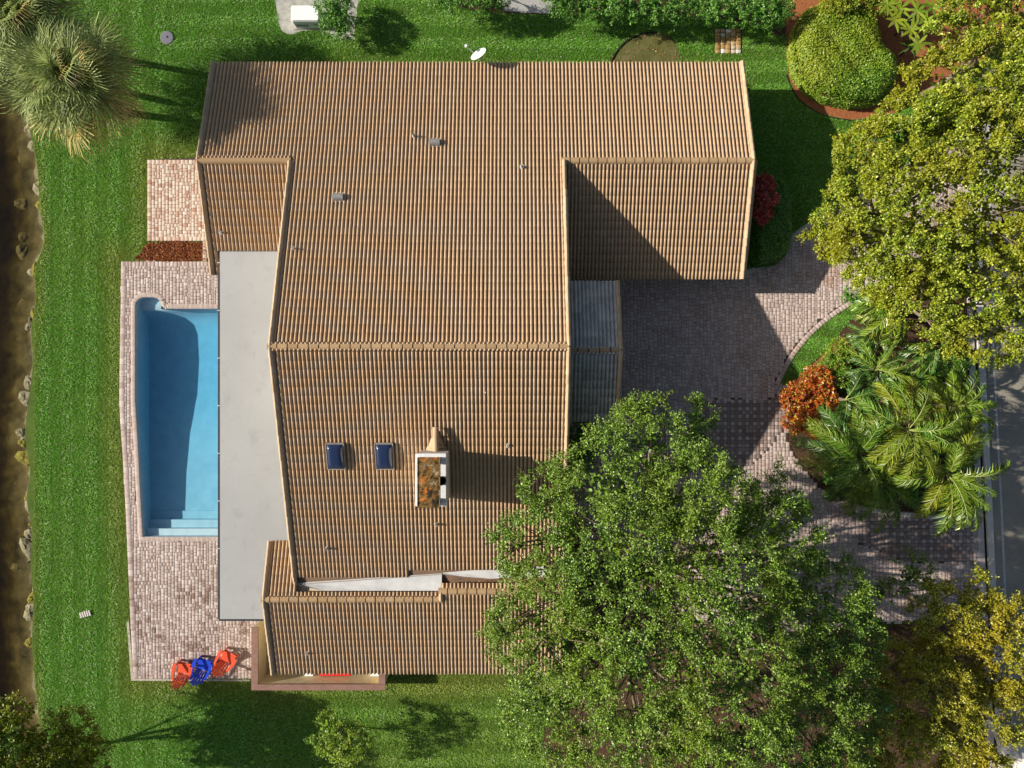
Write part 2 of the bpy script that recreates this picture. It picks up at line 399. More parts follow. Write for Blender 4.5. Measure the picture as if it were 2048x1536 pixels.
def multi(name, V, faces, mat=None, attr=None, smooth=False):
    """n copies of a small template: V (n, m, 3), faces a list of equal-length tuples"""
    V = np.ascontiguousarray(V, dtype=np.float32); n, m, _ = V.shape
    Fa = np.asarray(faces, dtype=np.int32); k, q = Fa.shape
    idx = (Fa[None] + (np.arange(n, dtype=np.int32) * m)[:, None, None]).reshape(-1)
    me = bpy.data.meshes.new(name)
    me.vertices.add(n * m); me.vertices.foreach_set('co', V.ravel())
    me.loops.add(len(idx)); me.loops.foreach_set('vertex_index', idx)
    me.polygons.add(n * k); me.polygons.foreach_set('loop_start', np.arange(n * k, dtype=np.int32) * q)
    me.update(calc_edges=True)
    if attr:
        for an, av in attr.items():
            a = me.attributes.new(an, 'FLOAT', 'FACE'); a.data.foreach_set('value', np.repeat(np.asarray(av, dtype=np.float32), k))
    if smooth: me.polygons.foreach_set('use_smooth', [True] * (n * k))
    if mat: me.materials.append(mat)
    return me

PAV_F = [(8, 9, 10, 11)] + [(4 + i, 4 + (i + 1) % 4, 8 + (i + 1) % 4, 8 + i) for i in range(4)] + [(i, (i + 1) % 4, 4 + (i + 1) % 4, 4 + i) for i in range(4)]
def paver_verts(C, ztop, zbot, gap=.007, ch=.006):
    """C (n,4,2) corners anticlockwise; ztop (n,)"""
    C = np.asarray(C, float); c = C.mean(1, keepdims=True)
    hd = np.linalg.norm(C - c, axis=2, keepdims=True)
    A = c + (C - c) * (1 - gap * 1.41 / hd); B = c + (C - c) * (1 - (gap + ch) * 1.41 / hd)
    n = len(C); V = np.zeros((n, 12, 3))
    V[:, 0:4, :2] = A; V[:, 4:8, :2] = A; V[:, 8:12, :2] = B
    V[:, 0:4, 2] = zbot; V[:, 4:8, 2] = (ztop - ch * .8)[:, None]; V[:, 8:12, 2] = ztop[:, None]
    return V
def tiling(nx, ny, rng, grid=False):
    occ = np.zeros((nx, ny), bool); out = []
    def free(x, y, w, h): return x + w <= nx and y + h <= ny and not occ[x:x + w, y:y + h].any()
    for y in range(ny):
        for x in range(nx):
            if occ[x, y]: continue
            opts = [(2, 2), (3, 2), (2, 3)]
            wts = [.45, .3, .25]
            o = rng.choices(opts, wts)[0]
            for w, h in (o, (2, 2), (2, 1), (1, 2), (1, 1)):
                if free(x, y, w, h):
                    # avoid leaving one-wide slivers
                    occ[x:x + w, y:y + h] = True; out.append((x, y, w, h)); break
    return out
def paver_field(name, parent, poly, excl, u, z, mat, seed, clear=0.0, lines=(), pick=None, nobj=300, dirt=None, regular=None, offset=(0, 0)):
    """fills a polygon with pavers; those nearest 'pick' are objects of their own"""
    rng = random.Random(seed); xs = [p[0] for p in poly]; ys = [p[1] for p in poly]
    x0, y0 = min(xs) + offset[0], min(ys) + offset[1]; nx = int((max(xs) - x0) / u) + 1; ny = int((max(ys) - y0) / u) + 1
    rects = np.array(tiling(nx, ny, rng), float)
    if regular is not None:
        ct = np.stack([x0 + (rects[:, 0] + rects[:, 2] / 2) * u, y0 + (rects[:, 1] + rects[:, 3] / 2) * u], 1)
        rects = rects[~regular(ct)]
        gx, gy = np.meshgrid(np.arange(0, nx - 1, 2), np.arange(0, ny - 1, 2), indexing='ij')
        sq = np.stack([gx.ravel(), gy.ravel(), np.full(gx.size, 2), np.full(gx.size, 2)], 1).astype(float)
        ct2 = np.stack([x0 + (sq[:, 0] + 1) * u, y0 + (sq[:, 1] + 1) * u], 1)
        rects = np.vstack([rects, sq[regular(ct2)]])
    a = np.stack([x0 + rects[:, 0] * u, y0 + rects[:, 1] * u], 1); w = rects[:, 2:4] * u
    ct = a + w / 2
    keep = inside(ct, poly)
    for e in excl: keep &= ~inside(ct, e)
    for ln, dd in lines: keep &= dist_line(ct, ln) > dd
    rects, a, w, ct = rects[keep], a[keep], w[keep], ct[keep]
    n = len(a); zt = z + RNG.normal(0, .0012, n)
    dv = dirt(ct, rects, x0, y0, u) if dirt is not None else np.zeros(n)
    C = np.stack([a, a + w * [1, 0], a + w, a + w * [0, 1]], 1) + RNG.normal(0, .0012, (n, 1, 2))
    V = paver_verts(C, zt, z - .05)
    sel = np.zeros(n, bool)
    if pick is not None:
        big = (rects[:, 2] * rects[:, 3] >= 4) & (dv < .05)
        pts = np.array([pick])
        sc = np.linalg.norm(ct - pts, axis=1) - .0 * rects[:, 2] + (~big) * 1e3
        sel[np.argsort(sc)[:nobj]] = True; sel &= big
    cache = {}
    for i in np.where(sel)[0]:
        key = (int(rects[i, 2]), int(rects[i, 3]))
        if key not in cache:
            hw, hh = key[0] * u / 2, key[1] * u / 2
            cv = paver_verts(np.array([[[-hw, -hh], [hw, -hh], [hw, hh], [-hw, hh]]]), np.array([0.0]), -.05)
            cache[key] = multi('paver', cv, PAV_F, mat)
        o = obj('paver', cache[key], None, parent, Vector((ct[i, 0], ct[i, 1], zt[i])))
    if (~sel).any():
        fo = obj('paver_field', multi('paver_field', V[~sel], PAV_F, mat, {'dirt': dv[~sel]}), None, parent)
        fo['kind'] = 'stuff'
    return n
def border(name, parent, line, width, step, z, mat, side=1, kind='stuff'):
    """a soldier course laid along a line"""
    P = [Vector((p[0], p[1])) for p in line]; out = []; acc = []
    L = [0.0]
    for p, q in zip(P[:-1], P[1:]): L.append(L[-1] + (q - p).length)
    n = max(1, int(L[-1] / step)); pts = []
    for i in range(n + 1):
        s = L[-1] * i / n; k = min(max(np.searchsorted(L, s) - 1, 0), len(P) - 2)
        f = (s - L[k]) / max(L[k + 1] - L[k], 1e-9); pts.append(P[k].lerp(P[k + 1], f))
    nor = []
    for i in range(n + 1):
        t = (pts[min(i + 1, n)] - pts[max(i - 1, 0)]).normalized(); nor.append(Vector((-t.y, t.x)) * side)
    for i in range(n):
        a, b = pts[i], pts[i + 1]; c, d = b + nor[i + 1] * width, a + nor[i] * width
        q = [a, b, c, d] if side > 0 else [b, a, d, c]
        out.append([(v.x, v.y) for v in q])
    C = np.array(out); zt = z + RNG.normal(0, .001, len(C))
    o = obj(name, multi(name, paver_verts(C, zt, z - .06), PAV_F, mat), None, parent)
    if kind: o['kind'] = kind
    return o

# ------------------------------------------------------------------ canal, bank and ground
SHORE_PX = [(95, -900), (70, -400), (45, -60), (40, 60), (48, 160), (58, 250), (74, 330), (80, 420), (88, 480), (70, 540), (72, 600), (62, 660), (66, 720),
            (58, 800), (50, 870), (60, 940), (54, 1000), (64, 1060), (61, 1130), (67, 1200), (64, 1280), (68, 1340), (76, 1420), (80, 1500), (70, 1600), (40, 1900), (60, 2400)]
SHORE = smooth_line(G(SHORE_PX), 6)
POOL_PX = [(272, 613), (273.5, 605), (279, 598.5), (287, 595), (307, 595), (316, 597.5), (321.5, 603), (323, 611), (323, 618), (470, 618), (470, 1073), (287, 1073), (283, 1000), (277, 880), (272, 800)]
POOL = G(POOL_PX)
def offset_poly(poly, d):
    n = len(poly); out = []
    ar = sum(poly[i][0] * poly[(i + 1) % n][1] - poly[(i + 1) % n][0] * poly[i][1] for i in range(n)); sg = 1 if ar > 0 else -1
    for i in range(n):
        a, b, c = [Vector(poly[k % n]) for k in (i - 1, i, i + 1)]
        t1 = (b - a).normalized(); t2 = (c - b).normalized()
        n1 = Vector((t1.y, -t1.x)) * sg; n2 = Vector((t2.y, -t2.x)) * sg
        m = (n1 + n2); m = m / max(m.length_squared / 2, .3)
        out.append(tuple(b + m * d))
    return out
top, bot = SHORE[0], SHORE[-1]
ground = sheet('ground', SHORE + [(bot[0], -200), (220, -200), (220, 200), (top[0], 200)], 0.0, MT['soil'], [offset_poly(POOL, .12)])
tag(ground, 'dark soil of the garden under lawn and beds', 'ground', kind='structure')
# bank and canal bed
sh = np.array(SHORE); ac = np.array([0, .07, .2, .5, 1.0, 1.5, 2.4, 5.5, 30.0]); zz = np.array([.0, -.12, -.26, -.36, -.48, -.70, -1.15, -1.9, -2.2])
nB = len(sh); bv = []
for i in range(nB):
    for j in range(len(ac)):
        jit = 0 if j == 0 else 1
        bv.append((sh[i, 0] - ac[j] + jit * random.uniform(-.10, .10) * min(ac[j], 1.0), sh[i, 1] + jit * random.uniform(-.1, .1), zz[j] + jit * random.uniform(-.06, .06)))
bf = [(i * len(ac) + j, (i + 1) * len(ac) + j, (i + 1) * len(ac) + j + 1, i * len(ac) + j + 1) for i in range(nB - 1) for j in range(len(ac) - 1)]
me = bpy.data.meshes.new('canal_bank'); me.from_pydata(bv, [], bf); me.update(); me.materials.append(MT['bankmud']); me.polygons.foreach_set('use_smooth', [True] * len(bf))
tag(obj('canal_bank', me), 'muddy bank and bed of the canal', 'bank', kind='structure')
wm = MB(); wm.box((-122, 0, -1.635), (199, 398, 2.73))
tag(wm.build('canal_water', MT['canal']), 'dark brown canal water along the lawn', 'water', kind='structure')

# ------------------------------------------------------------------ beds and sheets on the ground
BED_HEDGE = smooth_line(G([(1574, 130), (1582, 170), (1604, 203), (1645, 228), (1700, 239), (1760, 232), (1815, 215), (1960, 120), (2100, -60), (1900, -160), (1640, -80), (1580, 0), (1572, 60)]), 4, True)
tag(sheet('hedge_bed', BED_HEDGE, .006, MT['redbed']), 'red bark bed around the large clipped hedge', 'bed', kind='structure')
BED_TOP = smooth_line(G([(850, -120), (850, -5), (900, 12), (960, 22), (1040, 28), (1120, 30), (1200, 22), (1300, 28), (1400, 36), (1500, 48), (1575, 62), (1575, -120)]), 4, True)
tag(sheet('back_bed', BED_TOP, .005, MT['mulch']), 'dark mulch bed under the rear shrubs', 'bed', kind='structure')
tag(sheet('gravel_bed', smooth_line(G([(1000, -60), (1002, 12), (1030, 24), (1075, 26), (1105, 20), (1110, -60)]), 3, True), .010, MT['gravel']), 'pale gravel patch between the rear shrubs', 'bed', kind='structure')
BED_GEN = smooth_line(G([(556, -60), (555, 30), (560, 55), (572, 67), (590, 68), (605, 62), (640, 62), (680, 76), (700, 80), (708, 70), (706, -60)]), 4, True)
tag(sheet('generator_bed', BED_GEN, .006, MT['bed_concrete']), 'worn concrete bed around the white generator', 'bed', kind='structure')
BED_SIDE = smooth_line(G([(700, 84), (770, 80), (768, 0), (765, -60), (706, -60)]), 3, True)
MULCH = smooth_line(G([(300, 485), (404, 485), (407, 521), (276, 521), (284, 505)]), 2, True)
tag(sheet('mulch_bed', MULCH, .006, MT['redbed']), 'red bark mulch bed between patio and pool deck', 'bed', kind='structure')
BARE = smooth_line(G([(1222, 125), (1232, 105), (1250, 85), (1280, 69), (1318, 66), (1346, 76), (1356, 100), (1352, 127), (1290, 135)]), 4, True)
t = NT('bare_mossy_soil'); c = t.ramp(t.noise(1.3, 8, .7), [(.3, (.075, .065, .028)), (.5, (.10, .105, .03)), (.7, (.17, .13, .075))]); MT['moss'] = t.done(c, .95, .1)
tag(sheet('bare_patch', BARE, .006, MT['moss']), 'bare mossy patch beside the rear eave', 'soil', kind='structure')
e = MB(); pl = smooth_line(G([(1222, 125), (1232, 105), (1250, 85), (1280, 69), (1310, 65)]), 4); e.tube([(x, y, .03) for x, y in pl], .035, 6)
tag(e.build('garden_edging', MT['edging']), 'thin black edging curving round the bare mossy patch', 'edging')
e = MB(); pl = smooth_line(G([(1572, 150), (1583, 178), (1604, 205), (1645, 230), (1700, 241)]), 4); e.tube([(x, y, .03) for x, y in pl], .03, 6)
tag(e.build('garden_edging', MT['edging']), 'thin black edging along the red bark hedge bed', 'edging')

ROAD_L = [(1940, 200), (1950, 690), (1958, 850), (1966, 1000), (1974, 1180), (1985, 1400), (2000, 1700)]
road_l = G(ROAD_L)
DRIVE_PX = [(1138, 540), (1488, 542), (1528, 522), (1565, 484), (1600, 456), (1640, 432), (1720, 390), (1800, 335), (1941, 260), (1946, 490), (1880, 520), (1800, 560), (1727, 588),
            (1690, 607), (1650, 634), (1612, 668), (1580, 708), (1560, 745), (1549, 767), (1584, 768), (1578, 810), (1576, 850), (1574, 880), (1590, 915), (1618, 950), (1650, 988), (1690, 1003),
            (1740, 1014), (1790, 1021), (1850, 1027), (1960, 1031), (1972, 1236), (1860, 1240), (1700, 1250), (1560, 1262), (1400, 1240), (1270, 1170), (1180, 1100), (1140, 1000)]
DRIVE = G(DRIVE_PX)
drv = sheet('driveway', DRIVE, .035, MT['sand']); tag(drv, 'sand bedding of the paver driveway', 'driveway', kind='structure')
ISLAND = G([(1946, 490), (1880, 520), (1800, 560), (1727, 588), (1690, 607), (1650, 634), (1612, 668), (1580, 708), (1549, 767), (1584, 768), (1578, 810), (1576, 850), (1574, 880), (1590, 915), (1618, 950),
            (1650, 988), (1690, 1003), (1740, 1014), (1850, 1027), (1945, 1031), (1945, 690)])
tag(sheet('island_bed', ISLAND, .008, MT['mulch']), 'red bark island bed planted with palms', 'bed', kind='structure')
STRIP = smooth_line(G([(1727, 592), (1690, 612), (1652, 639), (1616, 672), (1584, 712), (1556, 764), (1586, 764), (1612, 735), (1640, 712), (1675, 672), (1700, 640), (1740, 605)]), 3, True)
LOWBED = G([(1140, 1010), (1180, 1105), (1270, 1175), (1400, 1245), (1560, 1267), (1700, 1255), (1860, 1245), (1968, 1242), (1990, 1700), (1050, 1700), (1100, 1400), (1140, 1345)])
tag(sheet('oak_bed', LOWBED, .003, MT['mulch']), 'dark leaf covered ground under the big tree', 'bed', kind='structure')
tag(sheet('strip_lawn_soil', STRIP, .012, MT['soil']), 'soil of the narrow grass strip beside the driveway', 'soil', kind='structure')
tag(sheet('red_path', smooth_line(G([(1588, 764), (1614, 737), (1642, 714), (1677, 674), (1700, 690), (1680, 730), (1640, 760), (1600, 800)]), 3, True), .012, MT['redbed']), 'strip of red bark beside the grass strip', 'bed', kind='structure')
# road and kerb
rl = [Vector((x, y)) for x, y in road_l]
tag(sheet('road', [(p.x + .25, p.y) for p in rl] + [(60, -40), (60, 40)], .004, MT['asphalt']), 'grey asphalt street behind the kerb', 'road', kind='structure')
def strip(name, off, wid, z0, z1, m, label, cat):
    b = MB(); poly = [(p.x + off, p.y) for p in rl] + [(p.x + off + wid, p.y) for p in reversed(rl)]
    b.prism(poly, z0, z1); return tag(b.build(name, m), label, cat, kind='structure')
strip('sidewalk_edge', -.36, .30, 0, .05, MT['kerbedge'], 'narrow concrete edge strip beside the street', 'edge')
strip('gutter_channel', -.055, .13, 0, .012, MT['edging'], 'dark gutter line between edge strip and kerb', 'gutter')
strip('kerb', .08, .30, 0, .12, MT['kerb'], 'pale concrete kerb along the street', 'kerb')
strip('road_marking', .85, .10, .0, .0085, MT['line'], 'worn pale line along the street edge', 'marking')

# driveway pavers
U = .0915
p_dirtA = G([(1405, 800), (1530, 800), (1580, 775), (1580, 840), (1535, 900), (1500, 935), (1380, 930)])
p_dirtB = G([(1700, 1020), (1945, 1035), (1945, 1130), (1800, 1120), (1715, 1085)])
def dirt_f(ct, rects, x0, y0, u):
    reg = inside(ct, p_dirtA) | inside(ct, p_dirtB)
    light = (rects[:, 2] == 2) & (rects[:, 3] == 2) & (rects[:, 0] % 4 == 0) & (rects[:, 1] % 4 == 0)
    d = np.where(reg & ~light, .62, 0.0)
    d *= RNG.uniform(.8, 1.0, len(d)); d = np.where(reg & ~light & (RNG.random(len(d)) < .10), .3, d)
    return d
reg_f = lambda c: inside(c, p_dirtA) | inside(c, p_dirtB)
EDGE1 = smooth_line(G([(1946, 490), (1880, 520), (1800, 560), (1727, 588), (1690, 607), (1650, 634), (1612, 668), (1580, 708), (1560, 745), (1549, 767)]), 4)
EDGE2 = smooth_line(G([(1690, 1003), (1740, 1014), (1790, 1021), (1850, 1027), (1950, 1031)]), 4)
EDGE3 = smooth_line(G([(1488, 542), (1528, 522), (1565, 484), (1600, 456), (1640, 432), (1720, 390), (1800, 335)]), 4)
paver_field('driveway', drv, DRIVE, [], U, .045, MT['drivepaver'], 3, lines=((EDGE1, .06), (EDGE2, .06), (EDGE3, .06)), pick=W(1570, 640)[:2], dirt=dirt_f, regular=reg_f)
border('edge_course', drv, EDGE1, .24, .185, .052, MT['drivepaver'], 1)
border('edge_course', drv, EDGE2, .26, .185, .052, MT['kerbedge'], -1)
border('edge_course', drv, EDGE3, .24, .185, .052, MT['kerbedge'], -1)

# ------------------------------------------------------------------ pool and its deck
DECK = G([(243, 523), (520, 523), (520, 1357), (268, 1357), (264, 1290), (259, 1180), (252, 1020), (246, 910), (240, 820), (240, 740), (242, 620)])
COPE = offset_poly(POOL, .235)
deck = sheet('pool_deck', DECK, .035, MT['sand'], [offset_poly(POOL, .12)]); tag(deck, 'sand bedding of the paver pool deck', 'deck', kind='structure')
wl = G([(243, 523), (242, 620), (240, 740), (240, 820), (246, 910), (252, 1020), (259, 1180), (264, 1290), (268, 1357)])
tl = G([(243, 523), (440, 523)])
paver_field('pool_deck', deck, DECK, [offset_poly(POOL, .15)], .085, .045, MT['deckpaver'], 5, lines=((wl, .07), (tl, .07)), pick=W(345, 1190)[:2], offset=(.03, .0))
border('edge_course', deck, smooth_line(wl, 5), .26, .30, .05, MT['deckpaver'], 1)
border('edge_course', deck, tl, .25, .185, .05, MT['deckpaver'], -1)
e = MB(); e.prism(G([(258, 1240), (268, 1357), (500, 1359), (500, 1362), (263, 1361), (254, 1245)]), 0, .035); e.build('concrete_edge', MT['kerbedge'], deck)
border('pool_coping', deck, COPE + [COPE[0]], .235, .062, .062, MT['coping'], 1 if sum(COPE[i][0] * COPE[(i + 1) % len(COPE)][1] - COPE[(i + 1) % len(COPE)][0] * COPE[i][1] for i in range(len(COPE))) > 0 else -1)

t = NT('pool_plaster'); c = t.ramp(t.noise(1.6, 7, .65), [(.3, (.42, .53, .57)), (.7, (.54, .64, .67))]); MT['plaster'] = t.done(c, .8, .2)
pool = empty('swimming_pool', W(350, 840)); tag(pool, 'blue swimming pool with a rounded alcove, partly under the flat roof', 'swimming pool')
b = MB(); n = len(POOL)
b.add([(x, y, .05) for x, y in POOL] + [(x, y, -2.2) for x, y in POOL], [(j, i, i + n, j + n) for i, j in ((i, (i + 1) % n) for i in range(n))])
b.build('basin_wall', MT['plaster'], pool)
def depth(py): return float(np.interp(py, [590, 618, 624, 632, 645, 665, 720, 790, 830, 870, 950, 1029], [-.35, -.35, -.72, -1.0, -1.18, -1.26, -1.29, -1.25, -1.16, -1.05, -.93, -.86]))
b = MB(); rows = [590, 618, 621, 624, 628, 632, 638, 645, 655, 665, 690, 720, 755, 790, 810, 830, 850, 870, 910, 950, 1000, 1029]
cols = [255, 272, 290, 310, 340, 380, 430, 485]
vs = []
for py in rows:
    for px in cols:
        p = W(px, py); vs.append((p.x, p.y, depth(py)))
nc = len(cols)
b.add(vs, [(i * nc + j, (i + 1) * nc + j, (i + 1) * nc + j + 1, i * nc + j + 1) for i in range(len(rows) - 1) for j in range(nc - 1)])
b.build('basin_floor', MT['plaster'], pool, True)
for y0, y1, z in ((1027.5, 1080, -.80), (1043.5, 1080, -.55), (1059.5, 1080, -.28)):
    b = MB(); p, q = W(262, y0), W(478, y1); b.box(((p.x + q.x) / 2, (p.y + q.y) / 2, (z - 2) / 2), (q.x - p.x, p.y - q.y, 2 + z)); b.build('pool_step', MT['plaster'], pool)
b = MB(); p, q = W(265, 588), W(330, 618.5); b.box(((p.x + q.x) / 2, (p.y + q.y) / 2, (-.38 - 2) / 2), (q.x - p.x, p.y - q.y, 2 - .38)); b.build('pool_bench', MT['plaster'], pool)
PW = offset_poly(POOL, .06)
wmat = NT('pool_water_body')
tr = wmat.n('ShaderNodeBsdfTransparent'); gl = wmat.n('ShaderNodeBsdfGlossy'); gl.inputs['Roughness'].default_value = .03
fr = schlick(wmat); mx = wmat.n('ShaderNodeMixShader')
bm_ = wmat.n('ShaderNodeBump'); bm_.inputs['Strength'].default_value = .6; bm_.inputs['Distance'].default_value = .06
wmat.l(wmat.noise(4.5, 3, .5, (1, .55, 1)), bm_.inputs['Height']); wmat.l(bm_.outputs[0], gl.inputs['Normal'])
wmat.l(fr, mx.inputs[0]); wmat.l(tr.outputs[0], mx.inputs[1]); wmat.l(gl.outputs[0], mx.inputs[2]); wmat.l(mx.outputs[0], wmat.out.inputs['Surface'])
va = wmat.n('ShaderNodeVolumeAbsorption'); va.inputs['Color'].default_value = (.02, .68, .90, 1); va.inputs['Density'].default_value = .46
wmat.l(va.outputs[0], wmat.out.inputs['Volume'])
b = MB(); b.prism(PW, -2.0, -.13); b.build('water', wmat.m, pool)

# small patio beside the house
PATIO = G([(304, 320), (470, 312), (470, 482), (304, 482)])
pat = sheet('side_patio', PATIO, .035, MT['sand']); tag(pat, 'sand bedding of the small side patio', 'patio', kind='structure')
paver_field('side_patio', pat, G([(304, 320), (470, 320), (470, 482), (304, 482)]), [], .086, .045, MT['patiopaver'], 9, lines=((G([(304, 320), (304, 482)]), .04), (G([(304, 320), (470, 320)]), .04), (G([(304, 482), (470, 482)]), .04)), pick=W(350, 400)[:2], nobj=260)
for ln, sd in ((G([(304, 482), (304, 320)]), 1), (G([(304, 320), (470, 320)]), -1), (G([(304, 482), (470, 482)]), 1)): border('edge_course', pat, ln, .21, .20, .05, MT['patiopaver'], sd)
border('edge_course', pat, G([(406, 482), (406, 523)]), .22, .17, .048, MT['patiopaver'], 1)
# stone pad on the rear lawn
pad = empty('stone_pad', W(1455, 82)); tag(pad, 'square pad of yellow brown stones on the rear lawn', 'stone pad')
xs = np.linspace(1430, 1482, 6); ys = np.linspace(58, 107, 7)
for i in range(5):
    for j in range(6):
        a = W(xs[i] + random.uniform(-1, 1), ys[j] + random.uniform(-1, 1)); d = W(xs[i + 1], ys[j + 1])
        v = paver_verts(np.array([[[a.x, d.y], [d.x, d.y], [d.x, a.y], [a.x, a.y]]]), np.array([.05 + random.uniform(-.008, .008)]), -.01, .012, .014)
        obj('stone', multi('stone', v, PAV_F, MT['padstone']), None, pad)

# ------------------------------------------------------------------ the house
house = empty('house', (-3.5, 1.5, 0)); tag(house, 'sprawling tan house with barrel tile roofs and a grey flat patio roof', 'house')
SL = .30; TH = math.atan(SL); CS, SN = math.cos(TH), math.sin(TH)
ZR, YR = 6.10, 1.53                      # main ridge
YW, ZW = 9.93, 6.10 - .3 * (9.93 - 1.53)  # wing ridge
YN = 14.98; ZN = ZR - SL * (YN - YR)
YS = -9.05; ZS = ZR - SL * (YR - YS)
XL, XR, XWL, XWR = -9.83, 2.31, -13.94, 10.72
YG = 4.94; ZG = ZW - SL * (YW - YG)       # garage eave
YP, ZP = 1.44, 4.82                        # porch ridge
YB, ZB = -9.67, 3.28                       # rear-left wing ridge
YBE = -13.45; ZBE = ZB - SL * (YB - YBE)
YB2 = -9.28; ZB2 = ZB + SL * (YB2 - YB); XB2 = -3.2; XBL = -11.12
XP, YPN, YPS = 4.62, 4.48, -1.60
EXPO = .375; TW = .345
# walls first: gabled blocks under the roofs
def gable_block(x0, x1, ys, yr, zr, yn, es=.0, en=.0):
    drop = .20
    zs = zr - SL * (yr - ys) - drop; zn = zr - SL * (yn - yr) - drop
    prof = [(ys, 0), (yn, 0), (yn, zn), (yr, zr - drop), (ys, zs)]
    b = MB(); k = len(prof)
    b.add([(x0, y, z) for y, z in prof] + [(x1, y, z) for y, z in prof], [tuple(range(k - 1, -1, -1)), tuple(range(k, 2 * k))] + [(i, (i + 1) % k, (i + 1) % k + k, i + k) for i in range(k)])
    return b
for a in ((-9.35, 1.85, -8.6, YR, ZR, 14.45), (-13.5, -9.36, 6.35, YW, ZW, 14.44), (1.86, 10.25, 5.45, YW, ZW, 14.44), (-10.65, -9.36, -12.95, YB, ZB, -7.6), (-9.34, 1.84, -12.94, YB, ZB, -8.61)):
    gable_block(*a).build('wall', MT['walls'], house)
b = MB()
for x, y in ((4.25, 4.05), (4.25, -1.15)): MB().box((x, y, 1.92), (.35, .35, 3.84)).build('porch_column', MT['walls'], house)
MB().box((4.25, 1.45, 3.70), (.30, 5.0, .30)).build('porch_beam', MT['walls'], house)

# profile of a double barrel tile (u across, w up)
def tile_profile():
    pr = []
    for c in (.0665, .239):
        for k in range(7):
            a = math.pi - math.pi * k / 6; pr.append((c + .0625 * math.cos(a), .108 * math.sin(a) ** .85 if 0 < k < 6 else 0.0))
    pr.append((.345, 0.0)); return pr
TP = np.array(tile_profile()); NP = len(TP)
def tile_template():
    V = []
    for (u, w) in TP: V.append((u, 0.0, w + .010))           # lower edge, lifted on the course below
    for (u, w) in TP: V.append((u, EXPO + .03, w * .985 + .0))
    for (u, w) in TP: V.append((u, 0.0, max(w - .02, 0) * .0 + .002))
    fs = [(i, i + 1, NP + i + 1, NP + i) for i in range(NP - 1)] + [(2 * NP + i, 2 * NP + i + 1, i + 1, i) for i in range(NP - 1)]
    return np.array(V), fs
TV, TF = tile_template()
tile_me = multi('roof_tile', TV[None], TF, MT['tile'])
field_parts = []
def slope(x0, x1, ytop, ztop, yeave, rects=None, tm=None, keep=None, phase=None, pick=None, nobj=0, deckpoly=True, extra=.10):
    """one roof plane; the deck is a part, its tiles are sub-parts"""
    north = yeave > ytop
    zeave = ztop - SL * abs(yeave - ytop)
    n = Vector((0, SN, CS)) if north else Vector((0, -SN, CS))
    v = Vector((0, -CS, SN)) if north else Vector((0, CS, SN))
    u = Vector((-1, 0, 0)) if north else Vector((1, 0, 0))
    rects = rects or [(x0, x1, min(ytop, yeave), max(ytop, yeave))]
    b = MB()
    for (a0, a1, b0, b1) in rects:
        zf = lambda y: ztop - SL * abs(y - ytop)
        tp = [(a0, b0, zf(b0)), (a1, b0, zf(b0)), (a1, b1, zf(b1)), (a0, b1, zf(b1))]
        b.add([p for p in tp] + [(p[0], p[1], p[2] - .13) for p in tp], [(0, 1, 2, 3), (7, 6, 5, 4), (0, 4, 5, 1), (1, 5, 6, 2), (2, 6, 7, 3), (3, 7, 4, 0)])
    deck_o = b.build('roof_slope', MT['deckwood'], house)
    L = abs(yeave - ytop) / CS; ncourse = int(math.ceil(L / EXPO))
    ph = phase if phase is not None else x0
    i0 = int(math.floor((x0 - ph) / TW)); i1 = int(math.ceil((x1 - ph) / TW))
    org = []; 
    for j in range(ncourse):
        for i in range(i0, i1):
            ux = ph + i * TW
            if north: ux += TW
            s = j * EXPO - .03
            p = Vector((ux, yeave, zeave)) + v * s + n * .012
            cx = ph + (i + .5) * TW; c = p + v * EXPO * .5
            ok = any(a0 - .05 <= cx <= a1 + .05 and b0 - .12 <= c.y <= b1 + .05 for (a0, a1, b0, b1) in rects)
            if ok and keep is not None: ok = keep(cx, c.y)
            if ok: org.append((p, cx, c.y))
    P = np.array([list(o[0]) for o in org]); N = len(P)
    jit = RNG.normal(0, .0016, (N, 3)); P = P + np.outer(jit[:, 0], u) + np.outer(jit[:, 1], v) + np.outer(np.abs(jit[:, 2]) * .7, n)
    sel = np.zeros(N, bool)
    if nobj:
        d = np.hypot(np.array([o[1] for o in org]) - pick[0], np.array([o[2] for o in org]) - pick[1]); sel[np.argsort(d)[:nobj]] = True
    B = np.array([list(u), list(v), list(n)])
    V = P[~sel][:, None, :] + (TV @ B)[None]
    fo = obj('tile_field', multi('tile_field', V, TF, tm or MT['tile']), None, deck_o); fo['kind'] = 'stuff'
    rot = Matrix((u, v, n)).transposed().to_4x4()
    base = house.location
    for i in np.where(sel)[0]:
        o = bpy.data.objects.new('roof_tile', tile_me); COL.objects.link(o); o.parent = deck_o
        o.matrix_basis = Matrix.Translation(Vector(P[i])) @ rot
    return deck_o
# main north plane with both wings, in one run of courses
slope(XWL, XWR, YR, ZR, YN, rects=[(XWL, XWR, YW, YN), (XL, XR, YR, YW + .002)], phase=XL, pick=(-3.7, 4.0), nobj=140)
# main south plane, cut off by the valley flashing
cutl = [WP(592, 1168, ZR - SL * YR, SL), WP(882, 1149, ZR - SL * YR, SL), WP(1020, 1138, ZR - SL * YR, SL), WP(1150, 1134, ZR - SL * YR, SL)]
def cut_y(x):
    for a, c in zip(cutl[:-1], cutl[1:]):
        if x <= c.x: return a.y + (c.y - a.y) * (x - a.x) / (c.x - a.x)
    return cutl[-1].y
slope(XL, XR, YR, ZR, YS, keep=lambda x, y: y > cut_y(x) + .20 or x < cutl[0].x, phase=XL, pick=(-3.7, -1.0), nobj=160)
# garage and left wing south planes
slope(XR, XWR, YW, ZW, YG, phase=XR)
YF = 6.16
slope(XWL, XL + .05, YW, ZW, 5.12, rects=[(XWL, XL + .05, YF, YW), (XWL, -13.50, 5.12, YF)], phase=XWL)
